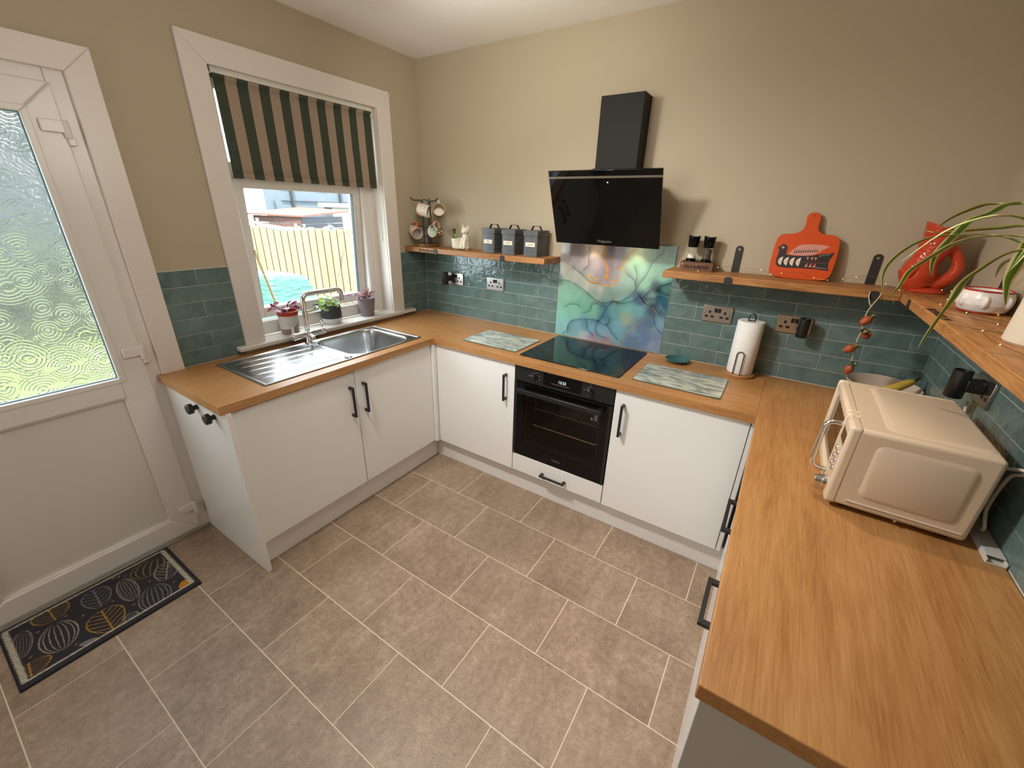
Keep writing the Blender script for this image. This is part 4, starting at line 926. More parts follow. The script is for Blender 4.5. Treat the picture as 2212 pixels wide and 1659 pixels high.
for tip, h, w in (((.052,-.02,.115),.03,.0045),((.026,-.01,.13),.03,.005),((-.028,-.015,.09),.03,.004),((-.050,-.03,.01),.045,.004),((-.045,-.05,.0),.035,.004),((.02,-.05,.02),.04,.004),((-.012,.03,.09),.02,.004),((-.060,-.01,.02),.055,.004)):
    tp_ = Vector(tip); leaf_ribbon([b0,b0+tp_*.35+Vector((0,0,h*.8)),b0+tp_*.7+Vector((0,0,h*.8)),b0+tp_], w, leafprint, cp, vein=('7d9446','c8c994'))

# ------------------------------------------------------------------ salt and pepper
SPx = thing('mill_caddy', 'small wooden caddy stamped SALT and PEPPER on the right shelf', 'caddy', (2.004,-.062,ST))
m = MB(); a0,a1,c0,c1 = 1.926,2.082,-.106,-.030
m.box(a0,a1,c0,c0+.008,ST,ST+.044).box(a0,a1,c1-.008,c1,ST,ST+.044).box(a0,a0+.008,c0+.008,c1-.008,ST,ST+.044).box(a1-.008,a1,c0+.008,c1-.008,ST,ST+.044).box(a0+.008,a1-.008,c0+.008,c1-.008,ST,ST+.006)
m.build('box', darkwood, SPx); 
text('SALT & PEPPER', .0185, (2.006,c0-.0004,ST+.014), (1,0,0), (0,0,1), plain('burnt_letter','120804',.8), SPx, 'burnt_lettering', .0003, 'CENTER', .0005)
clear = glassy('clear_plastic', (.96,.96,.94), 1.2)
def mill(x, y, lab, fill, fm_, hfill):
    t = thing('grinder_mill', lab, 'mill', (x,y,ST+.006), group='salt and pepper mills')
    z = ST+.006
    MB().lathe([(0,0),(.025,0),(.025,.048),(.022,.052),(0,.052)], (x,y,z), 28).build('base', blackgloss, t)
    MB().lathe([(.0215,.052),(.0215,.108)], (x,y,z), 28).build('jar', clear, t)
    MB().lathe([(0,.053),(.0195,.053),(.0195,.053+hfill),(.010,.056+hfill),(0,.057+hfill)], (x,y,z), 24, warp=(lambda a,b,c: -.35*a*(c > .06)) if hfill < .03 else None).build(fill, fm_, t)
    MB().lathe([(0,.107),(.0235,.107),(.0250,.112),(.0285,.158),(.0265,.158),(.010,.150),(0,.149)], (x,y,z), 32, warp=lambda a,b,c: (.25*abs(a)*abs(a)/.028-.05*a) if c > .13 else 0).build('cap', blackgloss, t)
mill(1.966, -.068, 'clear salt mill with black cap, left of the pair', 'salt', plain('salt','e9e6df',.8), .016)
mill(2.040, -.068, 'clear pepper mill with black cap, right of the pair', 'peppercorns', plain('pepper','4a4038',.8,var=.6,bscale=350), .046)

# ------------------------------------------------------------------ orange bird board
OB = thing('bird_board', 'orange paddle chopping board printed with a dark bird leaning on the wall', 'chopping board', (2.445,-.05,ST))
OUT = [(-.099,.007),(-.114,.019),(-.120,.036),(-.122,.103),(-.119,.165),(-.110,.188),(-.092,.196),(-.063,.198),(-.040,.206),(-.026,.222),(-.022,.247),(-.025,.270),(-.019,.285),(-.002,.292),(.015,.289),(.026,.277),(.029,.255),(.028,.236),(.034,.217),(.048,.205),(.068,.200),(.093,.198),(.112,.190),(.122,.175),(.127,.137),(.128,.082),(.126,.039),(.119,.018),(.102,.005),(.072,.001),(.007,0),(-.054,.001)]
tl = .13
def bd(n): return lambda u,v: (2.445+u, -.058+v*tl-n, ST+.001+v*math.sqrt(1-tl*tl))
OUTs = [(p.x,p.y) for p in catmull([(a,b,0) for a,b in OUT]+[(OUT[0][0],OUT[0][1],0)], 3)[:-1]]
MB().prism(OUTs, bd(0), bd(.010)).build('board', plain('board_orange','cc4a10',.4), OB, bevel=.0015)
bk, pk, wh_, rd = plain('bird_black','2a2422',.45), plain('bird_pink','cf8f82',.45), plain('bird_cream','e0d0c0',.45), plain('bird_salmon','d2806a',.45)
BODY = [(-.107,.137),(-.099,.139),(-.095,.147),(-.086,.152),(-.073,.147),(-.066,.134),(-.067,.114),(-.064,.106),(-.039,.103),(-.004,.104),(.039,.11),(.071,.117),(.115,.126),(.11,.107),(.104,.09),(.105,.07),(.112,.047),(.069,.05),(.01,.05),(-.049,.047),(-.084,.049),(-.097,.06),(-.101,.081),(-.098,.108),(-.099,.125)]
def flat(name, poly, mat, lv=0): return MB().prism(poly, bd(.0100+.0003*lv), bd(.0103+.0003*lv)).build(name, mat, OB, smooth=False)
flat('bird_body', BODY, bk)
flat('bird_wing', [(-.06,.108),(-.045,.129),(-.029,.146),(-.011,.154),(.026,.157),(.061,.156),(.092,.151),(.071,.136),(.051,.119),(.039,.11),(.011,.105),(-.034,.105)], pk)
for x in (-.0815,-.0585,-.035,-.0105): 
    flat('breast_patch', [(x+.007,.096),(x-.003,.091),(x-.009,.082),(x-.010,.074),(x-.006,.064),(x+.005,.056),(x+.006,.075)], wh_, 1)
for x in (.021,.038,.052): flat('tail_patch', [(x-.005,.101),(x+.005,.101),(x+.001,.087)], rd, 1)
for x in (.023,.039,.054): flat('tail_patch', [(x-.006,.057),(x+.006,.057),(x+.002,.076)], rd, 1)
flat('print_line', [(-.096,.0745),(.104,.0785),(.104,.0797),(-.096,.0757)], plain('bird_red','a3432c',.45), 2)
ring = lambda cx,cz,r: [(cx+r*math.cos(a), cz+r*math.sin(a)) for a in np.linspace(0,2*math.pi,13)[:-1]]
flat('bird_eye', ring(-.0855,.1365,.0052), wh_, 1); flat('bird_pupil', ring(-.0855,.1365,.0024), bk, 2)
for i in range(11): 
    x = -.036+.0085*i; flat('wing_mark', [(x-.0028,.115+.001*i),(x+.0028,.115+.001*i),(x+.0008,.134+.0006*i)], bk, 1)
for i in range(6):
    x = .064+.007*i; flat('tail_dot', ring(x,.108+.0022*i,.0016), wh_, 1); flat('tail_dot', ring(x,.058-.001*(i%3),.0016), wh_, 1)
flat('hang_hole', ring(.002,.277,.003), bk)

# ------------------------------------------------------------------ red fish jug
fj = thing('fish_jug', 'glossy red orange fish shaped jug with a looped tail handle', 'jug', (2.885,-.095,ST))
redc = NT('red_glaze'); redc.set(Base_Color=(.52,.055,.018), Roughness=.16); v_ = redc.n('ShaderNodeTexVoronoi'); v_.inputs['Scale'].default_value = 130; redc.l(redc.pos(), v_.inputs['Vector']); redc.bump(v_.outputs['Distance'], .4, .004); redc = redc.m
jx, jy = 2.853, -.100
j = MB()
j.tube(catmull([(jx+.012,jy,ST+.016),(jx+.000,jy,ST+.05),(jx-.004,jy,ST+.085),(jx+.004,jy,ST+.125),(jx+.016,jy,ST+.165),(jx+.017,jy,ST+.20),(jx+.016,jy,ST+.225)],4),
       [.045+.0135*math.sin(math.pi*min(1,i/12)) if i < 12 else [.0455,.0465,.048,.050,.0515,.0525,.0535,.0525,.050,.047,.0445,.044,.044][i-12] for i in range(25)], 28)
j.tube(catmull([(jx+.020,jy,ST+.030),(jx+.065,jy,ST+.038),(jx+.094,jy,ST+.065),(jx+.104,jy,ST+.100),(jx+.094,jy,ST+.135),(jx+.076,jy,ST+.160),(jx+.058,jy,ST+.182)],4),
       [.030,.030,.029,.028,.027,.026,.025,.024,.023,.022,.0215,.021,.020,.0195,.019,.0185,.018,.018,.018,.018,.018,.018,.018,.018,.018][:25], 16)
for i, (dx, z, s_) in enumerate(((-.052,.075,1),(-.048,.066,1))): j.ball((jx+dx,jy-.01+.02*i,ST+z), (.016,.02,.014), 12, 8)
o = j.build('body', redc, fj); rm = o.modifiers.new('fuse','REMESH'); rm.mode = 'VOXEL'; rm.voxel_size = .003; rm.use_smooth_shade = True
sm_ = o.modifiers.new('soft','SMOOTH'); sm_.iterations = 3
MB().lathe([(.043,0),(.048,.012),(.052,.040),(.050,.040),(.045,.012),(.0,.004)], (jx+.016,jy,ST+.208), 32, warp=lambda a,b,c: (.016*max(0,-a)/.05+.006*abs(a)/.05-.004) if c > .02 else 0).build('mouth', redc, fj)
MB().lathe([(0,0),(.064,0),(.067,.004),(.060,.012),(.046,.020),(0,.020)], (2.888,jy+.004,ST), 36).build('foot', redc, fj)
for s_ in (-1,1): MB().tube([(jx-.012,jy+s_*.045,ST+.10),(jx-.03,jy+s_*.058,ST+.075),(jx-.036,jy+s_*.052,ST+.055)], [.012,.009,.004], 10, squash=.5).build('fin', redc, fj)
MB().ball((jx-.012,jy-.046,ST+.195), (.006,.004,.006), 12, 8).build('eye', redc, fj)

# ------------------------------------------------------------------ white bowl, plant pot and spider plant on the right shelf
wb = thing('white_bowl', 'lumpy white glazed bowl with a red rim on the right shelf', 'bowl', (2.95,-.515,ST))
wg = plain('white_glaze','d9d5d2',.2,bump=.5,bscale=55)
def lump(a,b,c): return 0
m = MB(); m.lathe([(0,.0),(.045,.0),(.058,.008),(.066,.028),(.066,.048),(.060,.066),(.056,.070),(.053,.066),(.056,.045),(.045,.014),(0,.01)], (2.95,-.515,ST), 40, .98, 1.12)
for i in range(7): 
    a = 2*math.pi*i/7; m.ball((2.95+.062*math.cos(a),-.515+.070*math.sin(a),ST+.038), (.008,.012,.020), 12, 8)
o = m.build('body', wg, wb); rm = o.modifiers.new('fuse','REMESH'); rm.mode = 'VOXEL'; rm.voxel_size = .0025; rm.use_smooth_shade = True; sm_ = o.modifiers.new('soft','SMOOTH'); sm_.iterations = 3
rg = plain('red_rim','a3221c',.2)
MB().tube([(2.95+.0575*math.cos(a)*.98,-.515+.0575*math.sin(a)*1.12,ST+.0695) for a in np.linspace(0,2*math.pi,33)[:-1]], .0028, 8, closed=True).build('rim', rg, wb)
MB().tube([(2.95+.050*math.cos(a)*1.0,-.515+.050*math.sin(a)*1.12,ST+.004) for a in np.linspace(0,2*math.pi,33)[:-1]], .004, 8, closed=True).build('foot_ring', rg, wb)
pp = thing('spider_plant', 'variegated spider plant arching out of a tall cream pot on the right shelf', 'potted plant', (2.945,-.985,ST))
creamp = plain('cream_pot','d6cbb8',.5,bump=.35,bscale=45)
MB().lathe([(0,0),(.066,0),(.070,.005),(.064,.16),(.060,.165),(.056,.16),(.056,.14),(0,.14)], (2.945,-.985,ST), 40).build('pot', creamp, pp)
MB().lathe([(0,.142),(.058,.140)], (2.945,-.985,ST), 24).build('soil', plain('soil','2b1f15',.95,bump=.6,bscale=120), pp)
vg = ('4f7a24','d6d59c')
SPIDER = [([(2.845,-.9,1.717),(2.844,-.748,1.724),(2.835,-.636,1.728),(2.821,-.535,1.712),(2.809,-.44,1.69),(2.801,-.35,1.656)],.011),
 ([(2.84,-.9,1.721),(2.823,-.822,1.721),(2.817,-.765,1.704),(2.796,-.713,1.684),(2.79,-.665,1.65),(2.784,-.619,1.616),(2.781,-.575,1.583),(2.791,-.532,1.55),(2.807,-.49,1.521),(2.825,-.45,1.503)],.009),
 ([(2.861,-.9,1.673),(2.85,-.762,1.667),(2.824,-.66,1.659),(2.795,-.568,1.649),(2.772,-.482,1.646),(2.761,-.4,1.653)],.013),
 ([(2.876,-.9,1.628),(2.857,-.813,1.643),(2.827,-.748,1.65),(2.793,-.69,1.645),(2.758,-.636,1.638),(2.729,-.584,1.618),(2.705,-.535,1.583),(2.691,-.487,1.542),(2.693,-.44,1.5),(2.712,-.394,1.447),(2.74,-.35,1.39)],.0065),
 ([(2.87,-.9,1.647),(2.846,-.822,1.65),(2.805,-.765,1.64),(2.779,-.713,1.618),(2.765,-.665,1.591),(2.746,-.619,1.556),(2.733,-.575,1.522),(2.733,-.532,1.474),(2.731,-.49,1.442),(2.751,-.45,1.399)],.007),
 ([(2.879,-.9,1.622),(2.86,-.89,1.618),(2.84,-.88,1.603),(2.819,-.865,1.568),(2.802,-.85,1.531),(2.796,-.84,1.478),(2.786,-.83,1.414),(2.78,-.82,1.364),(2.777,-.81,1.33)],.010),
 ([(2.885,-.9,1.603),(2.887,-.808,1.597),(2.889,-.739,1.58),(2.902,-.678,1.555),(2.921,-.62,1.529)],.006),
 ([(2.873,-.9,1.638),(2.882,-.85,1.611),(2.891,-.814,1.575),(2.9,-.78,1.537),(2.918,-.749,1.498),(2.937,-.72,1.465)],.010),
 ([(2.93,-1.0,1.62),(2.86,-1.10,1.72),(2.78,-1.25,1.70),(2.72,-1.36,1.60)],.010),([(2.97,-1.02,1.62),(2.98,-1.18,1.73),(2.95,-1.36,1.70),(2.90,-1.48,1.58)],.010),([(2.90,-1.0,1.60),(2.80,-1.03,1.69),(2.70,-1.05,1.67),(2.62,-1.06,1.58)],.009)]
for L, w in SPIDER:
    w *= 1.45
    leaf_ribbon([(2.945,-.985,ST+.142)]+([tuple((Vector((2.945,-.985,ST+.142))*.55+Vector(L[0])*.45)+Vector((0,.0,.03)))] if L[0][1] > -.95 else [])+L, w, leafprint, pp, vein=vg)

# fairy lights along the shelves
fl = thing('fairy_lights', 'thin wire of tiny warm fairy lights trailing along the right shelves', 'fairy lights', (2.5,-.1,ST))
FL = [(1.937,-.112,1.446),(1.975,-.118,1.424),(2.019,-.116,1.418),(2.08,-.115,1.435),(2.10,-.05,1.437),(2.165,-.02,1.440),(2.293,-.05,1.442),(2.34,-.09,1.430),(2.381,-.105,1.441),(2.45,-.095,1.448),(2.51,-.08,1.430),(2.562,-.10,1.427),(2.62,-.04,1.432),(2.667,-.02,1.443),(2.71,-.03,1.455),(2.77,-.06,1.43),(2.802,-.165,1.420),(2.84,-.170,1.440),(2.88,-.172,1.452),(2.925,-.165,1.435),(2.94,-.05,1.420),(2.985,-.03,1.42),(2.965,-.20,1.419),(2.914,-.318,1.42),(2.87,-.45,1.418),(2.90,-.60,1.42),(2.976,-.578,1.42),(2.93,-.75,1.418),(2.862,-.90,1.42),(2.855,-1.05,1.418),(2.90,-1.25,1.418)]
MB().tube(catmull(FL, 4), .0006, 5).build('wire', plain('copper_wire','b98a4a',.3,1.0), fl)
gw = plain('fairy_bulb','ffcf70',.4,Emission_Color=(1,.60,.18,1),Emission_Strength=5)
bm0 = None
for i, p in enumerate(FL):
    if i in (1,3,5,9,14,17,18): continue
    if bm0 is None: bm0 = MB().ball((0,0,0), .0014, 8, 6).build('bulb', gw, fl, local=True); o = bm0
    else: o = bm0.copy(); COL.objects.link(o)
    o.location = Vector(p)-Vector((2.5,-.1,ST))

# ------------------------------------------------------------------ worktop savers, dish
def marble():
    m = NT('marble_glass'); v = m.pos((3,9,3), rot=(0,0,.25), rnd=5); a = m.noise(v, 1.6, 7, .62, 1.6); b = m.noise(v, 5, 5, .6, .8)
    f = m.math('ADD', m.math('MULTIPLY', a, .7), m.math('MULTIPLY', b, .3))
    m.l(m.ramp(f, [(.36,(.16,.175,.165)),(.46,(.30,.33,.30)),(.54,(.52,.54,.46)),(.66,(.66,.66,.56))]), m.b.inputs['Base Color']); m.set(Roughness=.07); return m.m
marble_m = marble(); gedge = plain('saver_edge','3f564a',.2)
for cx, cy, w, d, r, lab in ((.980,-.362,.405,.296,0,'grey marbled glass worktop saver left of the hob'),(2.078,-.362,.408,.292,-.004,'grey marbled glass worktop saver right of the hob')):
    t = thing('worktop_saver', lab, 'chopping board', (cx,cy,HT), group='marbled glass worktop savers')
    MB().prism(rrect(w,d,.012,4,cx,cy), lambda u,v: (u,v,HT+.001), lambda u,v: (u,v,HT+.0045)).build('glass', gedge, t)
    MB().prism(rrect(w-.004,d-.004,.011,4,cx,cy), lambda u,v: (u,v,HT+.0044), lambda u,v: (u,v,HT+.0050)).build('print', marble_m, t)
    for sx in (-1,1):
        for sy in (-1,1): MB().cyl((cx+sx*(w/2-.02),cy+sy*(d/2-.02),HT), (cx+sx*(w/2-.02),cy+sy*(d/2-.02),HT+.001), .005, n=10).build('foot', clear, t)
ds = thing('spoon_rest', 'small round teal glazed dish in front of the right tiles', 'dish', (1.998,-.085,HT))
teal = plain('teal_glaze',(.035,.12,.13),.1)
MB().lathe([(0,.0),(.045,.0),(.060,.010),(.066,.019),(.063,.020),(.056,.011),(.043,.005),(0,.004)], (1.998,-.085,HT), 36).build('dish', teal, ds)

# ------------------------------------------------------------------ kitchen roll
kx, ky = 2.312, -.088
kh = thing('kitchen_roll_holder', 'black wire kitchen roll holder on a round wooden base', 'roll holder', (kx,ky,HT))
MB().lathe([(0,0),(.074,0),(.076,.004),(.076,.012),(.073,.016),(0,.016)], (kx,ky,HT), 40).build('base', midwood, kh)
MB().tube([(kx-.014,ky,HT+.014),(kx-.014,ky,HT+.305)]+[(kx-.014*math.cos(a),ky,HT+.305+.018*math.sin(a)) for a in np.linspace(.3,math.pi-.3,8)]+[(kx+.014,ky,HT+.305),(kx+.014,ky,HT+.014)], .0032, 8).build('centre_loop', blackmetal, kh)
fx, fy = kx-.008, ky-.0665; dxy = Vector((.99,-.12,0)).normalized()
lp = [Vector((fx,fy,HT+.014))-dxy*.0165, Vector((fx,fy,HT+.120))-dxy*.0165]+[Vector((fx,fy,HT+.122+.0165*math.sin(a)))-dxy*(.0165*math.cos(a)) for a in np.linspace(.3,math.pi-.3,9)]+[Vector((fx,fy,HT+.120))+dxy*.0165, Vector((fx,fy,HT+.014))+dxy*.0165]
MB().tube(lp, .0024, 8).build('front_loop', blackmetal, kh)
kr = thing('kitchen_roll', 'white quilted kitchen roll standing on the wire holder', 'kitchen roll', (kx,ky,HT+.016))
tissue = plain('tissue_white','f0efec',.95,bump=.7,bscale=110)
MB().lathe([(.020,.001),(.0585,.001),(.061,.005),(.0615,.14),(.061,.268),(.0585,.272),(.020,.272),(.019,.1),(.020,.001)], (kx,ky,HT+.016), 48).build('paper', tissue, kr)
MB().lathe([(.0185,.002),(.0192,.002),(.0192,.2725),(.0185,.2725),(.0185,.002)], (kx,ky,HT+.016), 24).build('cardboard_core', plain('cardboard','9a7d5c',.9), kr)

# ------------------------------------------------------------------ bowl, banana, hanging pots
bx, by = 2.872, -.150
fb = thing('fruit_bowl', 'large cream glazed bowl behind the microwave', 'bowl', (bx,by,HT))
bm_ = MB(); bm_.cur = 0; bm_.lathe([(0,0),(.055,0),(.058,.006),(.085,.030),(.118,.075),(.132,.108)], (bx,by,HT), 48); bm_.cur = 1
bm_.lathe([(.132,.108),(.1305,.110),(.128,.108),(.113,.075),(.08,.034),(.05,.014),(0,.010)], (bx,by,HT), 48)
bm_.build('bowl', [plain('bowl_outer','d8cbb6',.2), plain('bowl_inner',(.55,.43,.34),.10)], fb)
bn = thing('banana', 'single ripe banana with a dark stem lying in the bowl', 'banana', (2.92,-.19,HT+.09))
bp_ = catmull([(2.815,-.215,HT+.075),(2.855,-.222,HT+.092),(2.900,-.212,HT+.118),(2.935,-.192,HT+.139),(2.955,-.177,HT+.148)], 5)
MB().tube(bp_, [.007+.0115*math.sin(math.pi*min(1,(i+.6)/(len(bp_)+.8)))**.7 for i in range(len(bp_))], 7).build('fruit', plain('banana_yellow',(.42,.30,.035),.5,var=.12,bscale=30), bn, angle=70)
MB().tube([bp_[-1],(2.966,-.165,HT+.155),(2.977,-.153,HT+.163)], [.0075,.005,.0055], 8).build('stem', plain('banana_stem','2a1a0c',.7), bn)
hs = thing('hanging_pot_string', 'cream cord of small clay pots hanging from the shelf bracket', 'hanging ornament', (2.728,-.235,1.30))
cord = plain('cord_cream','c9b893',.9)
MB().tube(catmull([(2.742,-.219,1.41),(2.739,-.224,1.392),(2.730,-.228,1.37),(2.724,-.23,1.352),(2.718,-.232,1.33),(2.716,-.234,1.29),(2.722,-.234,1.25),(2.718,-.235,1.212),(2.722,-.235,1.17),(2.724,-.235,1.13),(2.725,-.235,1.10)],4), .0021, 6).build('cord', cord, hs)
MB().tube(catmull([(2.706,-.219,1.41),(2.706,-.224,1.392),(2.713,-.228,1.37),(2.723,-.23,1.353)],4), .0019, 6).build('cord', cord, hs)
clay = plain('clay','9a4a28',.55,var=.18,bscale=60); clayg = plain('clay_glazed','4a4a26',.3,var=.4,bscale=90)
def pot(c, d):
    d = Vector(d).normalized(); q = d.to_track_quat('Z','Y').to_matrix()
    m = MB(); m.lathe([(0,-.024),(.010,-.025),(.0105,-.021),(.013,-.017),(.0175,-.004),(.0165,.006),(.011,.014)], (0,0,0), 20); m.v = [tuple(Vector(c)+q@Vector(p)) for p in m.v]; b = m.build('clay_pot', clay, hs)
    m = MB(); m.lathe([(.011,.014),(.0095,.019),(.011,.026),(.0135,.030),(.0115,.030),(.008,.022),(0,.018)], (0,0,0), 20); m.v = [tuple(Vector(c)+q@Vector(p)) for p in m.v]; m.build('glazed_neck', clayg, b)
    m = MB(); m.tube([q@Vector(p)+Vector(c) for p in ((.016,0,.002),(.022,0,.006),(.020,0,.014),(.011,0,.018))], .0028, 8); m.build('pot_handle', clay, b)
pot((2.724,-.243,1.298), RIGHT*.72+UPV*.70+TOW*.1)
pot((2.738,-.243,1.240), RIGHT*-.72+UPV*.60+TOW*.35)
pot((2.704,-.244,1.172), RIGHT*.70+UPV*.62+TOW*.35)
pot((2.726,-.240,1.083), RIGHT*.15+UPV*.95+TOW*.25)

# ------------------------------------------------------------------ microwave
mw = thing('microwave', 'cream retro microwave with chrome handle on the right worktop', 'microwave', (2.79,-.92,HT))
cream = plain('microwave_cream',(.66,.53,.395),.28)
MX0, MX1, MY0, MY1, MZ0, MZ1 = 2.640, 2.940, -1.133, -.700, .924, 1.167
XS = 2.672
o = box('cabinet', cream, mw, XS-.016, MX1, MY0+.001, MY1-.001, MZ0+.001, MZ1-.001, bevel=.012, segs=4)
def frustum(name, fr, w, h, r, e, hgt, mat):
    """raised rounded panel: base outline shrinks by e towards its top"""
    a, b = rrect(w,h,r,5), rrect(w-2*e,h-2*e,max(.003,r-e*.6),5); n = len(a)
    vs = [fr(u,v,-.0005) for u,v in a]+[fr(u,v,hgt) for u,v in b]; fs = [(i,(i+1)%n,n+(i+1)%n,n+i) for i in range(n)]+[tuple(range(n,2*n))]
    return MB().add(vs, fs).build(name, mat, mw, angle=60)
frustum('side_panel', lambda u,v,w: (2.806+u, MY0+.002-w, 1.050+v), .205, .172, .022, .012, .006, cream)
frustum('top_panel', lambda u,v,w: (2.826+u, -.917+v, MZ1-.001+w), .215, .375, .025, .010, .003, cream)
MB().tube([(2.688,MY0+.0015,.947),(2.925,MY0+.0015,.947)], .0035, 8).build('side_ridge', cream, mw)
MB().cyl((2.80,MY0+.003,.929),(2.80,MY0-.001,.929),.004,n=10).build('screw', chrome, mw)
# front: door frame with a window, control strip
DY = -1.036
def ring_frame(name, y0, y1, z0, z1, w, x0, x1, mat, bev):
    m = MB(); wy0, wy1, wz0, wz1 = w
    m.box(x0,x1,y0,y0+wy0,z0,z1).box(x0,x1,y1-wy1,y1,z0,z1).box(x0,x1,y0+wy0,y1-wy1,z0,z0+wz0).box(x0,x1,y0+wy0,y1-wy1,z1-wz1,z1)
    return m.build(name, mat, mw, bevel=bev, segs=3)
dcr = ring_frame('door', DY+.001, MY1, MZ0, MZ1, (.030,.030,.040,.034), MX0, XS, cream, .010)
box('door_window', blackgloss, mw, MX0+.010, MX0+.0155, DY+.02, MY1-.02, MZ0+.03, MZ1-.025)
box('control_strip', cream, mw, MX0, XS, MY0, DY-.001, MZ0, MZ1, bevel=.010, segs=3)
box('display', blackgloss, mw, MX0-.0012, MX0+.004, -1.118, -1.058, 1.105, 1.135, bevel=.0008)
box('display_surround', plain('panel_silver','b0aaa2',.3,.7), mw, MX0-.0006, MX0+.004, -1.122, -1.054, 1.100, 1.139)
for z in (1.072,1.047,1.022):
    for y in (-1.072,-1.104): MB().lathe([(0,0),(.0085,0),(.0085,.003),(.006,.006),(0,.007)], (0,0,0), 16).build('button', chrome, mw) if False else None
    for y in (-1.070,-1.104):
        m = MB(); m.ball((MX0-.001,y,z), (.0055,.0085,.0085), 14, 10); m.build('button', chrome, mw)
m = MB(); m.cyl((MX0+.002,-1.087,.962),(MX0-.012,-1.087,.962),.021,.020,28).cyl((MX0-.012,-1.087,.962),(MX0-.030,-1.087,.962),.0175,.0165,28); m.build('dial', chrome, mw, bevel=.0015)
hx, hy = MX0-.040, -1.022
HP = [(MX0+.004,hy,1.128)]+[(MX0-.016-.024*math.sin(a),hy,1.104+.024*math.cos(a)) for a in np.linspace(0,1.571,6)]+[(hx,hy,1.0)]+[(MX0-.016-.024*math.cos(a),hy,.993-.024*math.sin(a)) for a in np.linspace(0,1.571,6)]+[(MX0+.004,hy,.969)]
MB().tube(HP, .0072, 12).build('handle', chrome, mw)
for x in (2.69,2.91):
    for y in (MY0+.04,MY1-.04): MB().cyl((x,y,HT),(x,y,MZ0+.002),.012,n=14).build('foot', socketblack, mw)
MB().tube(catmull([(2.938,-.98,1.05),(2.965,-1.02,1.10),(2.985,-1.08,1.135),(2.992,-1.07,1.12),(2.985,-1.04,1.09),(2.975,-1.05,1.00),(2.985,-1.06,.94),(2.99,-.95,.925),(2.992,-.70,1.0),(2.985,-.63,1.15)],5), .0042, 8).build('power_cable', plain('cable_white','d8d2c8',.5), mw)
tr_ = thing('white_trunking', 'white plastic cable trunking strip lying along the tiles behind the microwave', 'trunking', (2.99,-1.05,HT))
m = MB(); m.box(2.972,3.0105,-1.165,-.80,HT,HT+.003).box(2.972,2.975,-1.165,-.80,HT+.003,HT+.013).box(3.0075,3.0105,-1.165,-.80,HT+.003,HT+.013).box(2.973,3.010,-1.150,-.80,HT+.013,HT+.0155)
m.build('strip', plain('trunking_white','c9c4bd',.4), tr_, bevel=.0008)

# ------------------------------------------------------------------ plants on the window sill
SZ = .956
def sill_pot(x, y, lab, prof, mats, n=40, split=None, warp=None):
    t = thing('potted_plant', lab, 'potted plant', (x,y,SZ), group='plants on the window sill')
    return t
def round_leaf(name, r, mat_, dish=.25, point=0, n=14):
    vs = [(0,0,0)]; fs = []
    for k in range(n):
        a = 2*math.pi*k/n; rr = r*(1+point*max(0,math.cos(a))**6); vs.append((rr*math.cos(a)+r*.75, rr*math.sin(a), dish*r))
    vs[0] = (r*.75,0,0); fs = [(0,1+k,1+(k+1)%n) for k in range(n)]
    me = bpy.data.meshes.new(name); me.from_pydata(vs, [], fs); me.polygons.foreach_set('use_smooth',[True]*n); me.materials.append(mat_); return me
def put_leaf(me, t, p, d, roll=0, s=1):
    d = Vector(d).normalized(); side = d.cross(Vector((0,0,1))); side = side.normalized() if side.length > .01 else Vector((0,1,0)); up = side.cross(d)
    R = Matrix((d, side, up)).transposed().to_4x4() @ Matrix.Rotation(roll,4,'X')
    o = bpy.data.objects.new('leaf', me); COL.objects.link(o); o.parent = t; o.matrix_local = Matrix.Translation(Vector(p)-OFF[t.name]) @ R @ Matrix.Scale(s,4); return o
def leafmat(name, c1, c2, rough=.35, trans=.25):
    m = NT(name); oi = m.n('ShaderNodeObjectInfo'); col = m.mix(oi.outputs['Random'], c1, c2); m.l(col, m.b.inputs['Base Color']); m.set(Roughness=rough)
    tl_ = m.n('ShaderNodeBsdfTranslucent'); m.l(col, tl_.inputs[0]); mx = m.n('ShaderNodeMixShader'); mx.inputs[0].default_value = trans
    m.l(m.b.outputs[0], mx.inputs[1]); m.l(tl_.outputs[0], mx.inputs[2]); m.l(mx.outputs[0], m.o.inputs[0]); return m.m
soilm = MATS['soil']
# purple leaved plant in the white and taupe pot
p1 = thing('potted_plant', 'purple leaved plant in a white and taupe pot with red rim', 'potted plant', (-.028,-1.148,SZ), group='plants on the window sill')
m = NT('two_tone_pot'); sp_ = m.n('ShaderNodeSeparateXYZ'); m.l(m.pos(), sp_.inputs[0])
w_ = m.math('ADD', m.math('MULTIPLY', sp_.outputs[1], .55), m.math('MULTIPLY', m.math('SINE', m.math('MULTIPLY', sp_.outputs[1], 45)), .010))
f_ = m.math('GREATER_THAN', m.math('SUBTRACT', sp_.outputs[2], w_), 1.012+1.148*.55); m.l(m.mix(f_, (.32,.25,.20), (.74,.71,.66)), m.b.inputs['Base Color']); m.set(Roughness=.4)
MB().lathe([(0,0),(.046,0),(.049,.004),(.056,.118)], (-.028,-1.148,SZ), 40).build('pot', m.m, p1)
MB().lathe([(.0562,.112),(.0575,.118),(.0575,.136),(.054,.137),(.053,.115),(0,.115)], (-.028,-1.148,SZ), 40).build('inner_pot', plain('terracotta_red','b33a1c',.5), p1)
pl_ = leafmat('purple_leaf', (.16,.012,.035), (.36,.05,.10)); lm_ = round_leaf('leaf', .013, pl_, .2, .5)
st_ = MB(); r_ = random.Random(3)
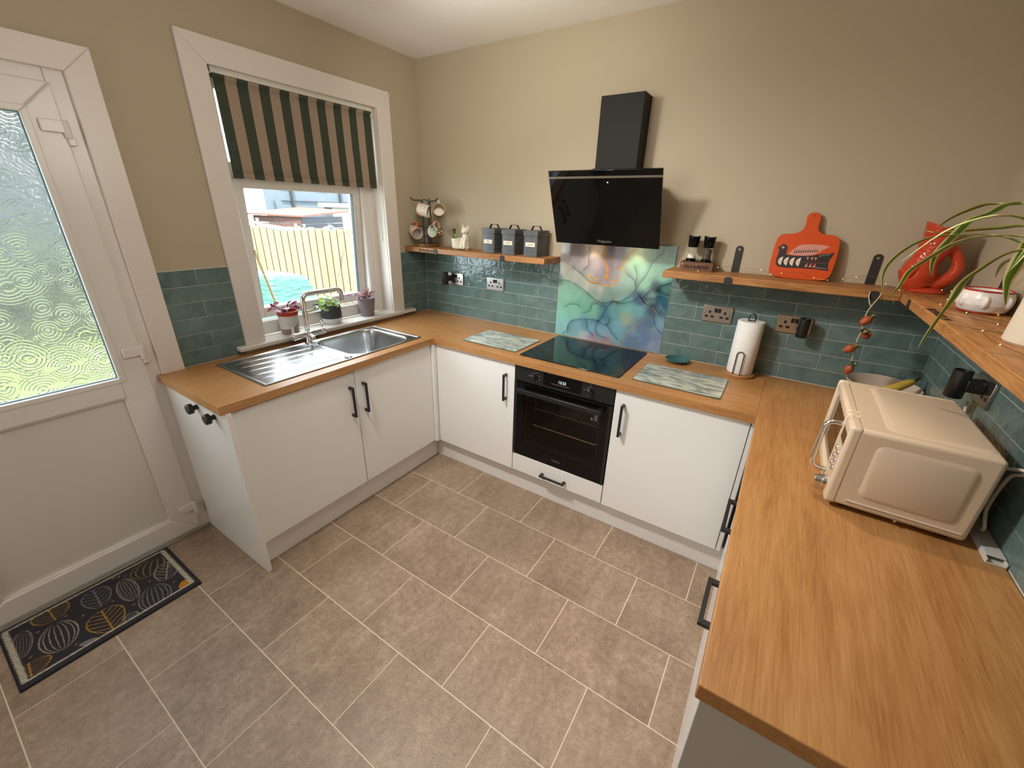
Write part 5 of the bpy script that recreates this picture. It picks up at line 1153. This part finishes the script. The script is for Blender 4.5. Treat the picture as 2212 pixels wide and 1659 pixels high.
for i in range(26):
    a = r_.uniform(0,2*math.pi); ln = r_.uniform(.02,.068); h = r_.uniform(.012,.055)*(1.2-ln*8); e = Vector((-.028+ln*math.cos(a), -1.148+1.15*ln*math.sin(a)-.010, SZ+.128+h))
    st_.tube([(-.028+.2*ln*math.cos(a),-1.148+.2*ln*math.sin(a),SZ+.116),(e+Vector((-.028,-1.148,SZ+.16)))/2,e], .0012, 5)
    put_leaf(lm_, p1, e, (math.cos(a)+r_.uniform(-.5,.5), math.sin(a)+r_.uniform(-.5,.5), r_.uniform(-.5,.5)), r_.uniform(-.8,.8), r_.uniform(.8,1.35))
st_.build('stems', plain('purple_stem','5a1f28',.5), p1)
# pilea in the grey and white pot
p2 = thing('potted_plant', 'green round leaved plant in a charcoal and white pot', 'potted plant', (-.048,-.848,SZ), group='plants on the window sill')
m = NT('charcoal_white_pot'); sp_ = m.n('ShaderNodeSeparateXYZ'); m.l(m.pos(), sp_.inputs[0]); m.l(m.mix(m.math('GREATER_THAN', sp_.outputs[2], SZ+.038), (.72,.72,.70), (.045,.047,.05)), m.b.inputs['Base Color']); m.set(Roughness=.55)
MB().lathe([(0,0),(.050,0),(.057,.008),(.063,.036),(.062,.075),(.058,.118),(.056,.121),(.053,.118),(.053,.104),(0,.104)], (-.048,-.848,SZ), 40).build('pot', m.m, p2)
MB().lathe([(0,.106),(.0535,.105)], (-.048,-.848,SZ), 24).build('soil', soilm, p2)
gl_ = leafmat('pilea_leaf', (.16,.30,.03), (.36,.50,.08), .3, .35); lm_ = round_leaf('leaf', .019, gl_, .18)
st_ = MB(); r_ = random.Random(5)
for (dy,dz,dx) in ((-.055,.165,.0),(-.015,.175,.01),(.022,.168,-.01),(.045,.150,.0),(-.028,.135,.035),(.008,.118,.050),(-.075,.122,.020),(-.062,.105,.045),(.030,.135,.030),(-.005,.150,.025),(.055,.120,.01),(-.045,.142,-.02),(.065,.095,.03)):
    e = Vector((-.048+dx*.9, -.848+dy, SZ+dz)); b_ = Vector((-.048,-.848,SZ+.104)); st_.tube([b_,(b_+e)/2+Vector((0,0,.012)),e], .0013, 5)
    dd = Vector((dx+.035+r_.uniform(-.02,.02), dy*.5, -.012)); put_leaf(lm_, p2, e-dd.normalized()*.010, dd+Vector((0,0,-.018)), r_.uniform(-.4,.4), r_.uniform(.85,1.2))
st_.build('stems', plain('pilea_stem','5d6a35',.5), p2)
# trailing purple plant in the mauve pot
p3 = thing('potted_plant', 'trailing purple plant in a mauve pot at the right end of the sill', 'potted plant', (-.042,-.570,SZ), group='plants on the window sill')
MB().lathe([(0,0),(.043,0),(.046,.004),(.060,.118),(.061,.127),(.057,.127),(.055,.112),(0,.110)], (-.042,-.570,SZ), 40).build('pot', plain('mauve_pot','86777f',.55), p3)
MB().lathe([(0,.112),(.0555,.111)], (-.042,-.570,SZ), 24).build('soil', soilm, p3)
pk_ = leafmat('mauve_leaf', (.30,.12,.15), (.50,.28,.30), .3, .45); lm_ = round_leaf('leaf', .011, pk_, .2, .9)
st_ = MB(); r_ = random.Random(9)
for tip in ((-.115,.155),(-.085,.125),(-.055,.165),(-.025,.190),(-.01,.150),(.02,.160),(.045,.175),(.060,.150),(.075,.165),(.03,.130)):
    b_ = Vector((-.042,-.570,SZ+.110)); e = Vector((-.042+r_.uniform(-.03,.03), -.570+tip[0], SZ+tip[1])); mid = (b_+e)/2+Vector((0,0,.018)); P = catmull([b_,mid,e],4); st_.tube(P, .0011, 5)
    for q in (3,5,7,8):
        put_leaf(lm_, p3, P[q], ((r_.uniform(-1,1)), r_.uniform(-1,1), r_.uniform(-.3,.6)), r_.uniform(-1,1), r_.uniform(.7,1.15))
st_.build('stems', plain('mauve_stem','8a5a5a',.5), p3)

# ------------------------------------------------------------------ roller blind
rb = thing('roller_blind', 'green and beige striped roller blind half lowered in the window', 'blind', (-.035,-.84,2.235))
m = NT('blind_stripes'); sp_ = m.n('ShaderNodeSeparateXYZ'); m.l(m.pos(), sp_.inputs[0])
f_ = m.math('LESS_THAN', m.math('FRACT', m.math('DIVIDE', m.math('ADD', sp_.outputs[1], 1.2885), .1052)), .5)
weave = m.noise(m.pos(), 350, 2); m.l(m.mix(f_, lin('a3907d'), lin('3d4437')), m.b.inputs['Base Color']); m.set(Roughness=.85); m.bump(weave, .15, .002)
bl_ = MB(); ny = 36
vs = []
for i in range(ny+1):
    y = -1.286+.898*i/ny
    for z, dx in ((2.226,0),(2.15,0),(2.0,.0015*math.sin(y*14)),(1.85,.003*math.sin(y*9)),(1.788,.002*math.sin(y*11))): vs.append((-.034+dx,y,z))
bl_.add(vs, [(i*5+j,i*5+j+1,i*5+j+6,i*5+j+5) for i in range(ny) for j in range(4)])
o = bl_.build('fabric', m.m, rb); s_ = o.modifiers.new('solid','SOLIDIFY'); s_.thickness = .0012
box('bottom_bar', m.m, rb, -.038, -.031, -1.286, -.388, 1.787, 1.812, bevel=.002)
MB().cyl((-.040,-1.288,2.218),(-.040,-.386,2.218),.014).build('roller', m.m, rb)
hrail = plain('blind_rail','e4e4da',.35)
box('head_rail', hrail, rb, -.070, -.014, -1.300, -.392, 2.222, 2.251, bevel=.003)
for y in (-1.310,-.388): MB().cyl((-.040,y-.004,2.218),(-.040,y+.004,2.218),.027).box(-.062,-.018,y-.004,y+.004,2.215,2.252).build('end_bracket', hrail, rb, bevel=.0015)
MB().tube([(-.034,-.3815,2.20),(-.032,-.3815,1.50),(-.040,-.3815,1.488),(-.048,-.3815,1.50),(-.046,-.3815,2.20)], .0013, 6).build('chain', hrail, rb)
MB().box(-.046,-.034,-.3845,-.3785,1.455,1.492).build('chain_weight', hrail, rb, bevel=.002)

# ------------------------------------------------------------------ doormat with printed leaves
dm_ = thing('doormat', 'charcoal doormat printed with gold and grey leaves by the back door', 'doormat', (.218,-2.322,0))
box('rubber_back', plain('mat_rubber','15151a',.9), dm_, .022, .415, -2.616, -2.030, .0, .006, bevel=.002)
LEAVES = [([(0.088, -2.555), (0.244, -2.583), (0.187, -2.543)], '8a8078', 'bud'), ([(0.149, -2.471), (0.327, -2.482), (0.267, -2.422)], 'b5a68f', 'bud'), ([(0.094, -2.236), (0.276, -2.24), (0.235, -2.206)], 'a89a88', 'bud'), ([(0.253, -2.168), (0.409, -2.198), (0.363, -2.131)], '8f848c', 'bud'), ([(0.061, -2.093), (0.186, -2.146), (0.062, -2.188)], '8f7f3a', 'bud'), ([(0.224, -2.342), (0.38, -2.343), (0.264, -2.404)], 'c08a22', 'vein'), ([(0.02, -2.469), (0.128, -2.464), (0.076, -2.526)], 'b8892c', 'vein'), ([(0.057, -2.328), (0.201, -2.334), (0.143, -2.282)], '857c86', 'vein'), ([(0.142, -2.067), (0.265, -2.119), (0.278, -2.068)], 'b0a0a0', 'vein'), ([(0.291, -2.572), (0.372, -2.578), (0.333, -2.516)], 'c48a35', 'vein'), ([(0.336, -2.07), (0.396, -2.089), (0.388, -2.062)], 'd08a20', 'solid'), ([(0.344, -2.271), (0.392, -2.289), (0.363, -2.303)], 'a09890', 'bud'), ([(0.356, -2.411), (0.38, -2.422), (0.377, -2.389)], '8a8488', 'solid'), ([(0.047, -2.241), (0.061, -2.249), (0.055, -2.229)], '9a9288', 'bud')]
DOTS = [(0.143, -2.52), (0.194, -2.393), (0.137, -2.435), (0.208, -2.298), (0.305, -2.253), (0.079, -2.216), (0.21, -2.165), (0.306, -2.102), (0.341, -2.448), (0.265, -2.562)]
INN = (.036,.381,-2.596,-2.056)
def matprint(U, V):
    Y = -2.612+U; X = .026+V
    C = np.ones(U.shape+(3,))*rgb('2c2a30')*(1+.10*fnoise(U,V,420,1,2)[...,None])
    jx_ = X+.0014*fnoise(U,V,260,2,2); jy_ = Y+.0014*fnoise(U,V,270,3,2)
    x0, x1, y0, y1 = INN
    inside = (X > x0) & (X < x1) & (Y > y0) & (Y < y1)
    def paint_(a, col):
        nonlocal C
        a = np.clip(a*1.25,0,1)*(.85+.15*fnoise(U,V,500,4,1)); C = C*(1-a[...,None])+a[...,None]*rgb(col)
    for (a, b, s_), col, style in LEAVES:
        a, b, s_ = np.array(a), np.array(b), np.array(s_); ax = b-a; L = np.hypot(*ax); ax = ax/L; nx = np.array((-ax[1],ax[0]))
        wid = abs((s_-a)@nx) if style != 'vein' else max(.03,min(.075,abs((s_-a)@nx)))
        p = (jx_-a[0])*ax[0]+(jy_-a[1])*ax[1]; q = (jx_-a[0])*nx[0]+(jy_-a[1])*nx[1]; t = p/L
        prof = wid*np.sqrt(np.clip(4*t*(1-t),0,1))*np.where(style == 'vein', 1.15-.4*t, 1.0); ins = (t > 0) & (t < 1) & inside
        e = np.abs(np.abs(q)-prof); edge = np.clip(1.25-e/.0028,0,1)*ins
        if style == 'bud':
            r_ = np.abs(q)/np.maximum(prof,.001); st = np.clip(1.2-np.abs((r_*3.2) % 1-.5)*2/.30,0,1)*ins*(r_ < 1)*np.clip(t*8,0,1); paint_(np.maximum(edge, st*.85), col)
        elif style == 'vein':
            mid = np.clip(1.3-np.abs(q)/.003,0,1)*ins; ve = ((p+np.abs(q)*.75)/L*6.0) % 1
            st = np.clip(1.2-np.abs(ve-.5)*2/.20,0,1)*ins*(np.abs(q) < prof); paint_(np.maximum(np.maximum(edge, mid), st*.9), col)
        else: paint_(((np.abs(q) < prof) & ins)*.85, col)
    for dx, dy in DOTS: paint_((np.clip(1.5-np.hypot((jx_-dx)*1.0+(jy_-dy)*.6,((jy_-dy)*1.0-(jx_-dx)*.6)*.5)/.0032,0,1))*inside, 'a58c62')
    ed = np.minimum(np.minimum(np.abs(jx_-x0)+9*(~((Y > y0-.003)&(Y < y1+.003))), np.abs(jx_-x1)+9*(~((Y > y0-.003)&(Y < y1+.003)))), np.minimum(np.abs(jy_-y0)*.55+9*(~((X > x0-.003)&(X < x1+.003))), np.abs(jy_-y1)*.55+9*(~((X > x0-.003)&(X < x1+.003)))))
    paint_(np.clip(1.7-ed/.0040,0,1), 'c9c2ae')
    return C
printed('pile', vcol_mat('mat_pile', .95, bump=.5, bscale=500), dm_, (.026,-2.612,.0075), (0,1,0), (1,0,0), .578, .385, 420, 280, matprint)
